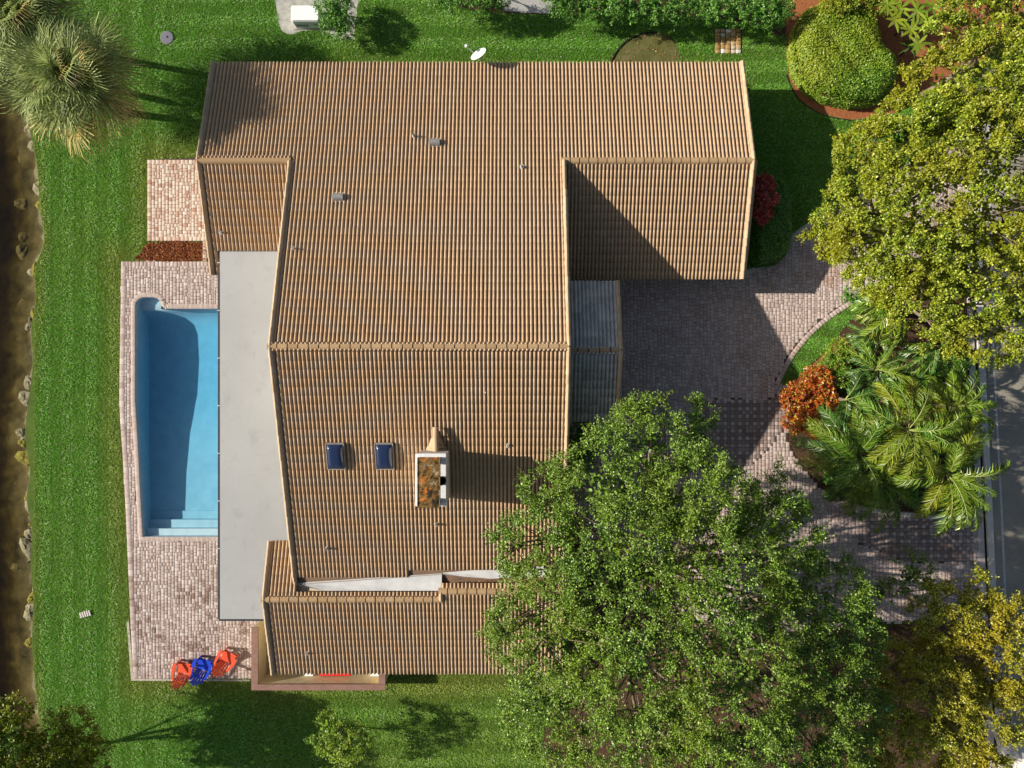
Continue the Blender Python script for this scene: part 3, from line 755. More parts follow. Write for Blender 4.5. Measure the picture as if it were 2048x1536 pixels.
# rear-left wing
slope(XBL, XR, YB, ZB, YBE, rects=[(XBL, XR, YBE, YB)], phase=XBL)
slope(XBL, XB2, YB, ZB, -7.25, rects=[(XBL, XL - .02, YB, -7.25), (XL - .02, XB2, YB, -9.38)], phase=XBL)
slope(XB2, XR, YB2, ZB2, YB - .0, rects=[(XB2, XR, YB, YB2)], phase=XBL, keep=lambda x, y: y > YB - .05)
slope(XB2 + .1, XR, YB2, ZB2, -8.98, phase=XBL)
# porch
slope(XR, XP, YP, ZP, YPN, phase=XR + .02, tm=MT['tilegrey']); slope(XR, XP, YP, ZP, YPS, phase=XR + .02, tm=MT['tilegrey'])

# ridge tiles and rake tiles
def half_pipe(L, r0, r1, n=8, h=1.0):
    b = MB(); vs = []
    for x, r in ((0, r0), (L, r1)):
        for rr in (r, r - .018):
            for k in range(n + 1):
                a = math.pi * k / n; vs.append((x, rr * math.cos(a), rr * math.sin(a) * h))
    m = n + 1; fs = []
    for k in range(n):
        fs += [(k, k + 1, 2 * m + k + 1, 2 * m + k), (m + k + 1, m + k, 3 * m + k, 3 * m + k + 1), (k + 1, k, m + k, m + k + 1), (2 * m + k, 2 * m + k + 1, 3 * m + k + 1, 3 * m + k)]
    b.add(vs, fs); return b
ridge_me = half_pipe(.378, .150, .160).mesh('ridge_tile', MT['ridge'])
def ridge(x0, x1, y, z, step=.42):
    n = max(1, int(round((x1 - x0) / step))); st = (x1 - x0) / n
    obj('ridge_mortar', half_pipe(x1 - x0 - .06, .132, .132).mesh('ridge_mortar', MT['edging']), None, house, Vector((x0 + .03, y, z + .03)) - house.location)
    for i in range(n):
        o = bpy.data.objects.new('ridge_tile', ridge_me); COL.objects.link(o); o.parent = house
        o.matrix_basis = Matrix.Translation(Vector((x0 + i * st + random.uniform(-.006, .006), y + random.uniform(-.004, .004), z + .03 + random.uniform(0, .006))) - house.location) @ Matrix.Rotation(random.uniform(-.008, .008), 4, 'Z') @ Matrix.Rotation(.026, 4, 'Y') @ Matrix.Diagonal((st / .42, 1, 1, 1))
ridge(XL - .13, XR + .05, YR, ZR); ridge(XR - .12, XWR + .08, YW, ZW)
# the left wing ridge is bedded in one smooth run of mortar
b = half_pipe(XL + .02 - (XWL - .10), .155, .155); o = obj('ridge_run', b.mesh('ridge_run', MT['ridge']), None, house, Vector((XWL - .10, YW, ZW + .035)) - house.location)
ridge(XBL - .14, XB2 + .1, YB, ZB); ridge(XB2 - .1, XR + .05, YB2, ZB2); ridge(XR + .02, XP + .07, YP, ZP, .5)
rake_me = half_pipe(.40, .112, .098, 6, 1.75).mesh('rake_tile', MT['rake'])
def rake(x, ya, za, yb, zb):
    """tiles that climb a gable edge from (ya, za) at the eave to (yb, zb) at the ridge"""
    a, b_ = Vector((x, ya, za)), Vector((x, yb, zb)); d = b_ - a; L = d.length; t = d.normalized()
    n = max(1, int(round(L / EXPO))); st = L / n
    yv = Vector((0, 0, 1)).cross(t).normalized(); zv = t.cross(yv)
    rot = Matrix((t, yv, zv)).transposed().to_4x4()
    for i in range(n):
        o = bpy.data.objects.new('rake_tile', rake_me); COL.objects.link(o); o.parent = house
        o.matrix_basis = Matrix.Translation(a + t * (i * st) + zv * (.055 + .004 * random.random()) + Vector((random.uniform(-.006, .006), 0, 0)) - house.location) @ rot @ Matrix.Rotation(.03, 4, 'Y')
    f = MB(); f.add([a + Vector((-.06, 0, .05)), a + Vector((.06, 0, .05)), b_ + Vector((.06, 0, .05)), b_ + Vector((-.06, 0, .05)),
                     a + Vector((-.06, 0, -.20)), a + Vector((.06, 0, -.20)), b_ + Vector((.06, 0, -.20)), b_ + Vector((-.06, 0, -.20))],
                    [(0, 1, 2, 3), (4, 7, 6, 5), (0, 4, 5, 1), (1, 5, 6, 2), (2, 6, 7, 3), (3, 7, 4, 0)])
    f.build('barge_board', MT['rake'], house)
zp = lambda y: ZR - SL * abs(y - YR)
rake(XL - .02, YW - .1, zp(YW) + .03, YR, ZR); rake(XL - .02, YS + .02, ZS, YR, ZR)
rake(XR + .01, YW - .05, zp(YW) + .03, YR, ZR); rake(XR + .01, YS, ZS, YR, ZR)
rake(XWL - .01, YN, ZN, YW, ZW); rake(XWL - .01, 5.12, ZW - SL * (YW - 5.12), YW, ZW)
rake(XWR + .01, YN, ZN, YW, ZW); rake(XWR + .01, YG, ZG, YW, ZW)
rake(XBL - .01, YBE, ZBE, YB, ZB); rake(XBL - .01, -7.25, ZB - SL * (-7.25 - YB), YB, ZB)
rake(XB2 + .02, YB + .02, ZB + .02, YB2 + .1, ZB2)
rake(XP + .01, YPN, ZP - SL * (YPN - YP), YP, ZP); rake(XP + .01, YPS, ZP - SL * (YP - YPS), YP, ZP)
# fascia boards along the eaves
for x0, x1, y, z, s in ((XWL, XWR, YN, ZN, 1), (XR, XWR, YG, ZG, -1), (XBL, XR, YBE, ZBE, -1), (XR, XP, YPN, ZP - SL * (YPN - YP), 1), (XR, XP, YPS, ZP - SL * (YP - YPS), -1)):
    MB().box(((x0 + x1) / 2, y - s * .025, z - .115), (x1 - x0 - .02, .04, .19)).build('fascia', MT['fascia'], house)
# flat patio roof with its gutter and posts
FZ = 2.47
fp = [(-13.50, YF + .02), (-13.50, -10.86), (-11.14, -10.86), (-11.14, -7.27), (-9.36, -7.27), (-9.36, YF + .16), (-13.30, YF + .12)]
fr_o = MB().prism(fp, FZ - .18, FZ).build('flat_roof', MT['membrane'], house)
b = MB(); b.box((-13.545, (5.1 - 10.86) / 2, FZ - .08), (.085, 15.96, .17)); b.box(((-13.5 - 11.2) / 2, -10.905, FZ - .08), (2.4, .085, .17)); b.build('gutter', MT['gutter'], fr_o)
for y in np.arange(-8.4, 5, 2.2):
    MB().box((-13.3, y, (FZ - .18) / 2), (.1, .1, FZ - .18)).build('post', MT['white'], fr_o)
    MB().box((-13.55, y + .8, FZ + .008), (.13, .03, .012)).build('gutter_strap', MT['palemetal'], fr_o)
for x in (-12.2, -10.9): MB().box((x, (YF - 10.86) / 2, FZ + .003), (.012, 15.6 if x < -11.2 else 12.5, .006)).build('seam', MT['palemetal'], fr_o) if False else None
for y in (3.1, -.6, -4.0): MB().box((-11.4, y, FZ + .002), (3.9, .035, .006)).build('seam', MT['membrane'], fr_o)
# valley flashing between main roof and rear-left wing
zn = lambda y: ZB - SL * (y - YB); zm = lambda y: ZR - SL * (YR - y); zn2 = lambda y: ZB2 - SL * (y - YB2)
def flash(pts):
    b = MB(); vs = []
    for x, yt, yb, zb in pts: vs += [(x, yt, zm(yt) + .05), (x, (yt + yb) / 2, min(zm(yt), zb) + .045), (x, yb, zb + .03)]
    fs = []
    for i in range(len(pts) - 1):
        for k in range(2): fs.append((i * 3 + k, i * 3 + k + 1, i * 3 + k + 4, i * 3 + k + 3))
    b.add(vs, fs); return b.build('valley_flashing', MT['flashing'], house)
pts = []
for px in (592, 650, 720, 800, 870, 884):
    x = W(px, 1165, 3.0).x; yt = cut_y(x) + .07; yb = -9.33 if px > 600 else yt - .02
    pts.append((x, yt, min(yb, yt - .01) if px > 640 else yt - (.03 + .03 * (px - 592) / 50), zn(yb)))
flash(pts)
pts = []
for px, w in ((886, .06), (930, .24), (980, .42), (1030, .46), (1090, .46)):
    x = W(px, 1150, 3.05).x; yt = cut_y(x) + .10; pts.append((x, yt, yt - w, zn2(yt - w)))
flash(pts)
MB().tube([(W(592, 1165, 3).x, cut_y(-9.3) - .02, 3.05), (W(885, 1150, 3).x, cut_y(-3.2) + .03, 3.12)], .02, 6).build('flashing_pipe', MT['pipe'], house)

# chimney
ch = MB(); ch.box((-3.255, -3.845, 5.25), (1.16, 2.04, 2.6)); cho = ch.build('chimney', MT['chimney'], house)
MB().rbox((-3.255, -3.845, 6.60), (1.24, 2.12, .11), .03).build('crown_slab', MT['slab'], cho)
pl = MB()
gx, gy = 9, 18; vs = []
for i in range(gx + 1):
    for j in range(gy + 1): vs.append((-3.69 + .86 * i / gx, -4.82 + 1.93 * j / gy, 7.26 + random.uniform(-.012, .012) + .03 * math.cos((i / gx - .5) * 3)))
m = gy + 1
fs = [(i * m + j, (i + 1) * m + j, (i + 1) * m + j + 1, i * m + j + 1) for i in range(gx) for j in range(gy)]
pl.add(vs, fs); pl.add([(x, y, z - .04) for x, y, z in vs], [tuple(reversed(f)) for f in fs])
pl.tube([(-3.69, -4.82, 7.26), (-3.69, -2.89, 7.26)], .03, 5); pl.tube([(-2.83, -4.82, 7.26), (-2.83, -2.89, 7.26)], .03, 5); pl.tube([(-3.69, -4.82, 7.26), (-2.83, -4.82, 7.26)], .03, 5); pl.tube([(-3.69, -2.89, 7.26), (-2.83, -2.89, 7.26)], .03, 5)
pl.build('chimney_plate', MT['rust'], cho)
for x, y in ((-3.6, -4.68), (-3.6, -3.03), (-2.93, -4.68), (-2.93, -3.03), (-3.6, -3.85)): MB().box((x, y, 6.94), (.16, .22, .60)).build('plate_post', MT['chimney'], cho)
MB().lathe([(.17, 6.64), (.17, 6.93), (.14, 6.93), (.135, 6.70)], (-2.80, -3.86, 0), 16).build('flue', MT['black'], cho)
# saddle behind the chimney: two little tiled slopes and a ridge barrel
b = MB(); zc = 5.42; y0, y1 = -1.78, -2.82
b.add([(-3.20, y0, zp(y0) + .06), (-3.20, y1, zc), (-3.72, y1, zp(y1) + .05), (-2.72, y1, zp(y1) + .05)], [(0, 2, 1), (0, 1, 3)]); sad = b.build('chimney_saddle', MT['tile'], house)
for sgn in (-1, 1):
    for k in range(1, 5):
        f = k / 5; b = MB(); yy = y0 + (y1 - y0) * f
        b.tube([(-3.20 + sgn * .05, yy, zp(y0) + (zc - zp(y0)) * f + .03), (-3.20 + sgn * .5 * f, y1 + (y0 - y1) * 0.0 + .02 + (yy - y1) * .25, zp(y1) + .10)], .05, 6); b.build('saddle_tile', MT['tile'], sad)
o = obj('saddle_ridge', half_pipe(1.02, .13, .13).mesh('saddle_ridge', MT['rake']), None, house); o.matrix_basis = Matrix.Translation(Vector((-3.20, y0 - .02, zc - .02 + .02)) - house.location) @ Matrix.Rotation(R(-90), 4, 'Z') @ Matrix.Rotation(R(2), 4, 'Y')

def on_slope(px, py, a, b_):
    p = WP(px, py, a, b_); n = Vector((0, -b_, 1)).normalized(); v = Vector((0, 1, b_)).normalized(); u = v.cross(n)
    return p, Matrix.Translation(p) @ Matrix((u, v, n)).transposed().to_4x4()
S_ = (ZR - SL * YR, SL); N_ = (ZR + SL * YR, -SL)
# skylights
for px, py in ((673.5, 909), (770.5, 909)):
    p, M4 = on_slope(px, py, *S_)
    b = MB(); b.box((0, 0, .09), (.78, 1.20, .26), M=M4); sk = b.build('skylight', MT['greymetal'], house)
    b = MB()
    for c, d in (((0, .585, .235), (.78, .03, .05)), ((0, -.585, .235), (.78, .03, .05)), ((.375, 0, .235), (.03, 1.14, .05)), ((-.375, 0, .235), (.03, 1.14, .05))): b.box(c, d, M=M4)
    b.build('frame', MT['pipe'], sk)
    b = MB(); nu, nv = 12, 14; vs = []
    for i in range(nu + 1):
        for j in range(nv + 1):
            s, q = 2 * i / nu - 1, 2 * j / nv - 1
            hgt = .19 * (max(0, 1 - s ** 4) ** .6) * (max(0, 1 - q ** 4) ** .6)
            vs.append(M4 @ Vector((s * .355, q * .565, .235 + hgt)))
    m = nv + 1; b.add(vs, [(i * m + j, (i + 1) * m + j, (i + 1) * m + j + 1, i * m + j + 1) for i in range(nu) for j in range(nv)])
    b.build('dome', MT['acrylic'], sk, smooth=True)
# hooded vents and pipes
for px, py in ((870, 287), (678, 396)):
    p, M4 = on_slope(px, py, *N_)
    b = MB(); vs = []; n8 = 10
    for y in (-.17, .17):
        for k in range(n8 + 1):
            a = math.pi * k / n8; vs.append(p + Vector((y * 1.35, .17 * math.cos(a), .10 + .20 * math.sin(a))))
    m = n8 + 1
    b.add(vs, [(k, k + 1, m + k + 1, m + k) for k in range(n8)] + [tuple(range(m - 1, -1, -1)), tuple(range(m, 2 * m))])
    rv = b.build('roof_vent', MT['greymetal'], house)
    MB().box((0, 0, .085), (.52, .46, .03), M=M4).build('vent_base', MT['pipe'], rv)
for px, py, pl_, h, r in ((829, 274, N_, .38, .05), (1045, 336, N_, .22, .06), (589, 498, N_, .35, .035), (1016, 890, S_, .22, .05), (874, 1047, S_, .32, .05), (656, 1095, S_, .34, .05),
                          (444, 466, (ZW - SL * YW, SL), .30, .045), (617, 1304, (ZB - SL * YB, SL), .22, .05)):
    p, M4 = on_slope(px, py, *pl_)
    vp = MB().lathe([(r, .0), (r, h), (r * .75, h), (r * .7, h - .1)], p, 12).build('vent_pipe', MT['palemetal'] if py in (498, 890, 466) else MT['pipe'], house)
    MB().lathe([(r * 2.6, .09), (r * 1.2, .13)], p, 12).build('pipe_collar', MT['pipe'], vp)

# courtyard wall
cw = empty('courtyard_wall', W(640, 1375)); tag(cw, 'low cream courtyard wall with brown painted cap at the house corner', 'wall')
wz = 1.25
for c, d in (((-12.345, -13.2, wz / 2 - .03), (.26, 2.94, wz - .06)), ((-9.30, -14.55, wz / 2 - .03), (5.82, .24, wz - .06)), ((-6.24, -13.75, wz / 2 - .03), (.26, 1.36, wz - .06))):
    MB().box(c, d).build('wall_face', MT['stucco'], cw)
for c, d in (((-12.345, -13.105, wz - .02), (.32, 2.82, .08)), ((-9.295, -14.55, wz - .0205), (6.42, .28, .0805)), ((-6.24, -13.83, wz - .02), (.32, 1.14, .08))):
    MB().box(c, d).build('wall_cap', MT['browncap'], cw)
tag(sheet('courtyard_floor', [(-12.2, -14.42), (-6.4, -14.42), (-6.4, -11.5), (-12.2, -11.5)], .01, MT['bed_concrete']), 'concrete floor of the small courtyard', 'floor', kind='structure')
rb = empty('red_bench', (-8.7, -14.1, 0)); tag(rb, 'low red cushioned bench against the inside of the courtyard wall', 'bench')
MB().rbox((-8.7, -14.12, .36), (1.55, .50, .14), .05).build('cushion', MT['redfabric'], rb)
MB().box((-8.7, -14.12, .26), (1.6, .52, .05)).build('seat', MT['white'], rb)
for x in (-9.4, -8.0):
    for y in (-14.32, -13.92): MB().box((x, y, .12), (.06, .06, .24)).build('leg', MT['white'], rb)
for i, (x, lab) in enumerate(((-10.0, 'white planter box beside the red bench, nearer the canal'), (-6.75, 'white planter box in the courtyard corner beside the gate end'))):
    o = MB().rbox((x, -14.22, .2), (.42, .36, .40), .03).build('planter', MT['white']); tag(o, lab, 'planter', 'courtyard planters')
b = MB().box((-5.1, -13.78, .55), (1.9, .06, 1.1)); tag(b.build('meter_panel', MT['gutter']), 'dark low screen panel beyond the courtyard wall under the eave', 'panel')

# ------------------------------------------------------------------ foliage builders
def unit(a): return a / np.maximum(np.linalg.norm(a, axis=1, keepdims=True), 1e-9)
LEAF_F = [(0, 1, 2, 3)]
def leaf_verts(pos, axis, nor, size, wid=.5, cup=.0):
    axis = unit(axis); side = unit(np.cross(axis, nor)); up = np.cross(side, axis)
    s = size[:, None]; n = len(pos); V = np.zeros((n, 4, 3))
    V[:, 0] = pos - axis * s * .5
    V[:, 1] = pos + side * s * wid * .5 + up * s * cup
    V[:, 2] = pos + axis * s * .5
    V[:, 3] = pos - side * s * wid * .5 + up * s * cup
    return V
def sphere_dirs(n, zmin=-.25):
    z = RNG.uniform(zmin, 1, n); a = RNG.uniform(0, 2 * np.pi, n); r = np.sqrt(1 - z * z)
    return np.stack([r * np.cos(a), r * np.sin(a), z], 1)
def limb_pts(a, b, bend=.15, n=5):
    a, b = Vector(a), Vector(b); L = (b - a).length; out = []
    off = Vector((random.uniform(-1, 1), random.uniform(-1, 1), random.uniform(-.2, .6))) * L * bend
    for i in range(n + 1):
        t = i / n; out.append(a.lerp(b, t) + off * math.sin(math.pi * t) + Vector((random.uniform(-1, 1), random.uniform(-1, 1), 0)) * L * .02 * (0 < i < n))
    return out
def crown_leaves(lobes, dens, twigs, per, tl, size, spread, wid, outward=.6, jitter=.10, hole=.0):
    """sprays of leaves set out over the outer skin of the lobes; lobes: (x,y,z,r,rz)"""
    cs, ns = [], []
    for k, (x, y, z, r, rz) in enumerate(lobes):
        n = int(dens * 2 * math.pi * r * r); d = sphere_dirs(n)
        rad = RNG.uniform(.72, 1.04, n)[:, None]
        p = np.array([x, y, z]) + d * rad * np.array([r, r, rz])
        ok = np.ones(n, bool)
        for j, (x2, y2, z2, r2, rz2) in enumerate(lobes):
            if j == k: continue
            q = (p - [x2, y2, z2]) / [r2, r2, rz2]; ok &= (q * q).sum(1) > .60
        if hole:
            f = np.sin(p[:, 0] * 2.1 + 1.3 * np.sin(p[:, 1] * 1.7)) * np.sin(p[:, 1] * 2.3 + 1.1 * np.sin(p[:, 2] * 1.9 + p[:, 0])) + .35 * np.sin(p[:, 0] * 5.3 + p[:, 2] * 3.1) * np.sin(p[:, 1] * 4.9)
            ok &= (f > -.95 + 2.2 * hole) | (RNG.random(n) < .12)
        cs.append(p[ok]); ns.append(d[ok])
    C = np.vstack(cs); Nn = np.vstack(ns); m = len(C)
    C = np.repeat(C, twigs, 0); Nn = np.repeat(Nn, twigs, 0)
    tw = unit(Nn * outward + RNG.normal(0, .55, C.shape) + [0, 0, .12]); ln = RNG.uniform(.5, 1.0, len(C)) * tl
    P = np.repeat(C, per, 0); T = np.repeat(tw, per, 0); L = np.repeat(ln, per)
    s = RNG.uniform(0, 1, len(P)); P = P + T * (s * L)[:, None] + RNG.normal(0, spread, P.shape)
    ax = unit(T * .7 + RNG.normal(0, .6, P.shape)); nr = unit(RNG.normal(0, .75, P.shape) + [-.4, 0, .9])
    sz = size * RNG.uniform(.6, 1.25, len(P))
    return leaf_verts(P, ax, nr, sz, wid), C[::twigs], (C, tw, ln)
def tree(name, label, cat, base, lobes, leaf, bark, trunk_r, fork, group=None, dens=9, twigs=4, per=14, tl=.55, size=.11, spread=.05, wid=.55, limb_r=.10, outward=.6, hole=0.0, twigdraw=0, inner=90, parts=('trunk', 'limb', 'crown')):
    """lobes: (px, py, z, radius px, flatten) as seen in the photograph, set at their own height"""
    base = Vector(base); root = empty(name, base); tag(root, label, cat, group)
    LB = []
    for (px, py, z, rp, fl) in lobes:
        p = W(px, py, z); r = rp * (H - z) / F; LB.append((p.x, p.y, z - r * fl * .5, r, r * fl))
    V, cl, tw = crown_leaves(LB, dens, twigs, per, tl, size, spread, wid, outward, hole=hole)
    # larger shaded leaves that close the inside of the crown
    for (x, y, z, r, rz) in LB:
        m = int(inner * r * r); d = sphere_dirs(m, -.1); q = np.array([x, y, z]) + d * RNG.uniform(.20, .52, m)[:, None] * np.array([r, r, rz])
        V = np.concatenate([V, leaf_verts(q, RNG.normal(0, 1, q.shape) * [1, 1, .3], unit(RNG.normal(0, .35, q.shape) + [0, 0, 1]), size * RNG.uniform(1.6, 2.4, m), .7)])
    obj(parts[2], multi(parts[2], V, LEAF_F, leaf), None, root)
    fk = base + Vector(fork) if len(fork) == 3 else base + Vector((0, 0, 1))
    MB().tube([base + Vector((0, 0, -.1)), base.lerp(fk, .35) + Vector((.03, .02, 0)), base.lerp(fk, .7), fk], [trunk_r * 1.35, trunk_r, trunk_r * .9, trunk_r * .8], 10).build(parts[0], bark, root, True)
    for (x, y, z, r, rz) in LB:
        b = MB(); end = Vector((x, y, z + rz * .35)); L = (end - fk).length
        pts = limb_pts(fk, end, .10); b.tube(pts, [limb_r * (1 - .8 * i / (len(pts) - 1)) for i in range(len(pts))], 7)
        d2 = cl[np.linalg.norm(cl - [x, y, z], axis=1) < r * 1.15]
        if len(d2):
            for q in d2[RNG.choice(len(d2), min(len(d2), 14), replace=False)]:
                st = pts[random.randint(2, len(pts) - 1)]
                b.tube(limb_pts(st, q, .12, 4), [limb_r * .28, limb_r * .22, limb_r * .16, limb_r * .11, limb_r * .06], 5, False)
        b.build(parts[1], bark, root, True)
    if twigdraw:
        k = RNG.choice(len(tw[0]), min(twigdraw, len(tw[0])), replace=False); b = MB()
        for i in k: b.tube([tw[0][i] - tw[1][i] * .15, tw[0][i] + tw[1][i] * tw[2][i] * .9], [.012, .005], 3, False)
        b.build('twigs', MT['bark'], root)['kind'] = 'stuff'
    return root
def shrub(name, label, lobes, leaf, cat='shrub', group=None, **kw):
    cx = sum(l[0] for l in lobes) / len(lobes); cy = sum(l[1] for l in lobes) / len(lobes); b = W(cx, cy)
    a = dict(dens=14, twigs=3, per=12, tl=.3, size=.09, spread=.04, trunk_r=.05, fork=(0, 0, .25), limb_r=.025, parts=('stem', 'branch', 'foliage')); a.update(kw)
    return tree(name, label, cat, b, lobes, leaf, MT['darkbark'], a.pop('trunk_r'), a.pop('fork'), group, **a)

def hedge(name, label, polypx, h, rim, leaf, dens=900, size=.075, cat='hedge', bump=.12):
    poly = G(polypx); root = empty(name, (sum(p[0] for p in poly) / len(poly), sum(p[1] for p in poly) / len(poly), 0)); tag(root, label, cat)
    xs = [p[0] for p in poly]; ys = [p[1] for p in poly]
    def height(P, hh):
        d = dist_line(P, poly, True); t = np.clip(d / rim, 0, 1)
        return hh * (.30 + .70 * np.sqrt(1 - (1 - t) ** 2)) + bump * (np.sin(P[:, 0] * 2.3 + 1) * np.cos(P[:, 1] * 1.9) * .5 + np.sin(P[:, 0] * 5.1 + P[:, 1] * 4.3) * .25) * t
    A = (max(xs) - min(xs)) * (max(ys) - min(ys)); n = int(A * dens)
    P = np.stack([RNG.uniform(min(xs), max(xs), n), RNG.uniform(min(ys), max(ys), n)], 1); P = P[inside(P, poly)]
    z = height(P, h) + RNG.uniform(-.16, .05, len(P)); e = .08
    gx = (height(P + [e, 0], h) - height(P - [e, 0], h)) / (2 * e); gy = (height(P + [0, e], h) - height(P - [0, e], h)) / (2 * e)
    nr = unit(np.stack([-gx, -gy, np.ones(len(P))], 1)); Q = np.column_stack([P, z])
    # side skirt
    pl = poly + [poly[0]]; S = []; SN2 = []
    for a, b in zip(pl[:-1], pl[1:]):
        L = math.hypot(b[0] - a[0], b[1] - a[1]); m = int(L * dens * .5); tt = RNG.random(m)
        q = np.column_stack([a[0] + (b[0] - a[0]) * tt, a[1] + (b[1] - a[1]) * tt]); nn = np.array([b[1] - a[1], a[0] - b[0]]) / max(L, 1e-6)
        S.append(np.column_stack([q + RNG.normal(0, .03, q.shape), RNG.uniform(.05, .45, m) * h])); SN2.append(np.column_stack([np.repeat(nn[None], m, 0), np.full(m, .4)]))
    Q = np.vstack([Q] + S); nr = np.vstack([nr] + SN2)
    nr = unit(nr + RNG.normal(0, .45, nr.shape)); ax = np.cross(nr, RNG.normal(0, 1, nr.shape))
    obj('foliage', multi('foliage', leaf_verts(Q, ax, nr, size * RNG.uniform(.6, 1.3, len(Q)), .6), LEAF_F, leaf), None, root)
    # near-black sheet under the leaves; its colour stands for the inner shade
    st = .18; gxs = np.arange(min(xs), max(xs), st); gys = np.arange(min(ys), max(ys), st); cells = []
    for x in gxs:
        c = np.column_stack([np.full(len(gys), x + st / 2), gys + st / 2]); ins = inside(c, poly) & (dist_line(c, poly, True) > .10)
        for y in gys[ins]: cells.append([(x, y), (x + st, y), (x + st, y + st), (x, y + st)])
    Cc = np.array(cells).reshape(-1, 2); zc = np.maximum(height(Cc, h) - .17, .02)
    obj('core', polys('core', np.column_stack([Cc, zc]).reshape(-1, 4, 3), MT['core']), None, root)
    return root

# feather palms
def frond_mesh(L, nl, ll, a0, a1, lw=.030, twist=0.0, seed=0, mat_=None, droop=.35):
    rg = random.Random(seed); x = z = 0.0; pts = [Vector((0, 0, 0))]; N = 14
    for i in range(N):
        a = a0 + (a1 - a0) * ((i + .5) / N) ** 1.1; x += L / N * math.cos(a); z += L / N * math.sin(a)
        pts.append(Vector((x, twist * L * ((i + 1) / N) ** 2, z)))
    V = []; 
    for i in range(nl):
        t = .14 + .86 * i / (nl - 1); k = min(int(t * N), N - 1); f = t * N - k; p = pts[k].lerp(pts[k + 1], f); tg = (pts[k + 1] - pts[k]).normalized()
        ln = ll * (math.sin(math.pi * min(.18 + t * .78, 1)) ** .6) * rg.uniform(.85, 1.1)
        for sd in (-1, 1):
            side = Vector((0, sd, 0)); fw = rg.uniform(.6, 1.25) + .5 * t
            d = (side + tg * fw + Vector((0, 0, rg.uniform(.05, .35)))).normalized()
            mid = p + d * ln * .5; tip = p + d * ln * .95 + Vector((0, 0, -ln * droop * rg.uniform(.6, 1.3)))
            w = d.cross(Vector((0, 0, 1))).normalized() * lw * .5 + Vector((0, 0, rg.uniform(-.9, .9) * lw))
            V.append([p - w * .5, p + w * .5, mid + w, tip, mid - w])
    V = np.array([[list(q) for q in r] for r in V])
    me = multi('frond', V, [(0, 1, 2, 3, 4)], mat_)
    b = MB(); b.tube(pts, [.022 * (1 - .8 * i / N) + .004 for i in range(N + 1)], 4, False)
    me2 = b.mesh('rachis', MT['rachis'])
    return me, me2
def feather_palm(name, label, crown, base, L, n, mats, nl=46, ll=.5, els=(70, -25), dirs=None, trunk_r=.11, group=None, lw=.032, droop=.35, cat='palm'):
    base = Vector(base); crown = Vector(crown); root = empty(name, base); tag(root, label, cat, group)
    MB().tube([base + Vector((0, 0, -.1)), base.lerp(crown, .5) + Vector((.05, .03, 0)), crown], [trunk_r * 1.3, trunk_r, trunk_r * .8], 10).build('trunk', MT['palmbark'], root, True)
    vr = [frond_mesh(L * s, nl, ll, R(a0), R(a1), lw, tw, k, mats[k % len(mats)], droop) for k, (s, a0, a1, tw) in enumerate(((1, 62, -35, .05), (1.05, 45, -50, -.06), (.95, 28, -55, .04), (.9, 75, 0, .0), (1.0, 15, -65, -.03)))]
    for i in range(n):
        az = (i * 137.5 + random.uniform(-14, 14)) if dirs is None else dirs[i % len(dirs)] + random.uniform(-13, 13)
        k = i % len(vr); me, mr = vr[k]; M4 = Matrix.Rotation(R(az), 4, 'Z') @ Matrix.Rotation(R(random.uniform(-8, 8)), 4, 'Y') @ Matrix.Rotation(R(random.uniform(-22, 22)), 4, 'X')
        o = bpy.data.objects.new('frond', me); COL.objects.link(o); o.parent = root; o.matrix_basis = Matrix.Translation(crown - base) @ M4 @ Matrix.Scale(random.uniform(.85, 1.08), 4)
        q = bpy.data.objects.new('rachis', mr); COL.objects.link(q); q.parent = o
    return root
# fan palms
def fan_mesh(pet, Rb, ns, seed, mat_, droop=.5):
    rg = random.Random(seed); V = []
    c0 = Vector((pet, 0, 0))
    for i in range(ns):
        a = R(-125 + 250 * i / (ns - 1)); d = Vector((math.cos(a), math.sin(a), 0)); ln = Rb * (.72 + .28 * math.cos(a * .7)) * rg.uniform(.9, 1.08)
        base = c0 + Vector((.35 * max(math.cos(a), 0), 0, -.06 * max(math.cos(a), 0)))
        up = .10 * (1 if i % 2 else -1)
        p1 = base + d * ln * .45 + Vector((0, 0, .10 * abs(math.sin(a)))); p2 = base + d * ln * .80 + Vector((0, 0, -.10 * ln)); p3 = base + d * ln * 1.0 + Vector((rg.uniform(-.04, .04), rg.uniform(-.04, .04), -droop * ln * rg.uniform(.6, 1.2)))
        w = Vector((-d.y, d.x, 0)) * .026; u = Vector((0, 0, .012 * (1 if i % 2 else -1)))
        V += [[base - w * .2, base + w * .2, p1 + w + u, p1 - w - u], [p1 - w - u, p1 + w + u, p2 + w * .6, p2 - w * .6], [p2 - w * .6, p2 + w * .6, p3 + w * .08, p3 - w * .08]]
    V = np.array([[list(q) for q in r] for r in V]).reshape(ns, 12, 3)
    me = multi('frond', V, [(0, 1, 2, 3), (4, 5, 6, 7), (8, 9, 10, 11)], mat_)
    return me
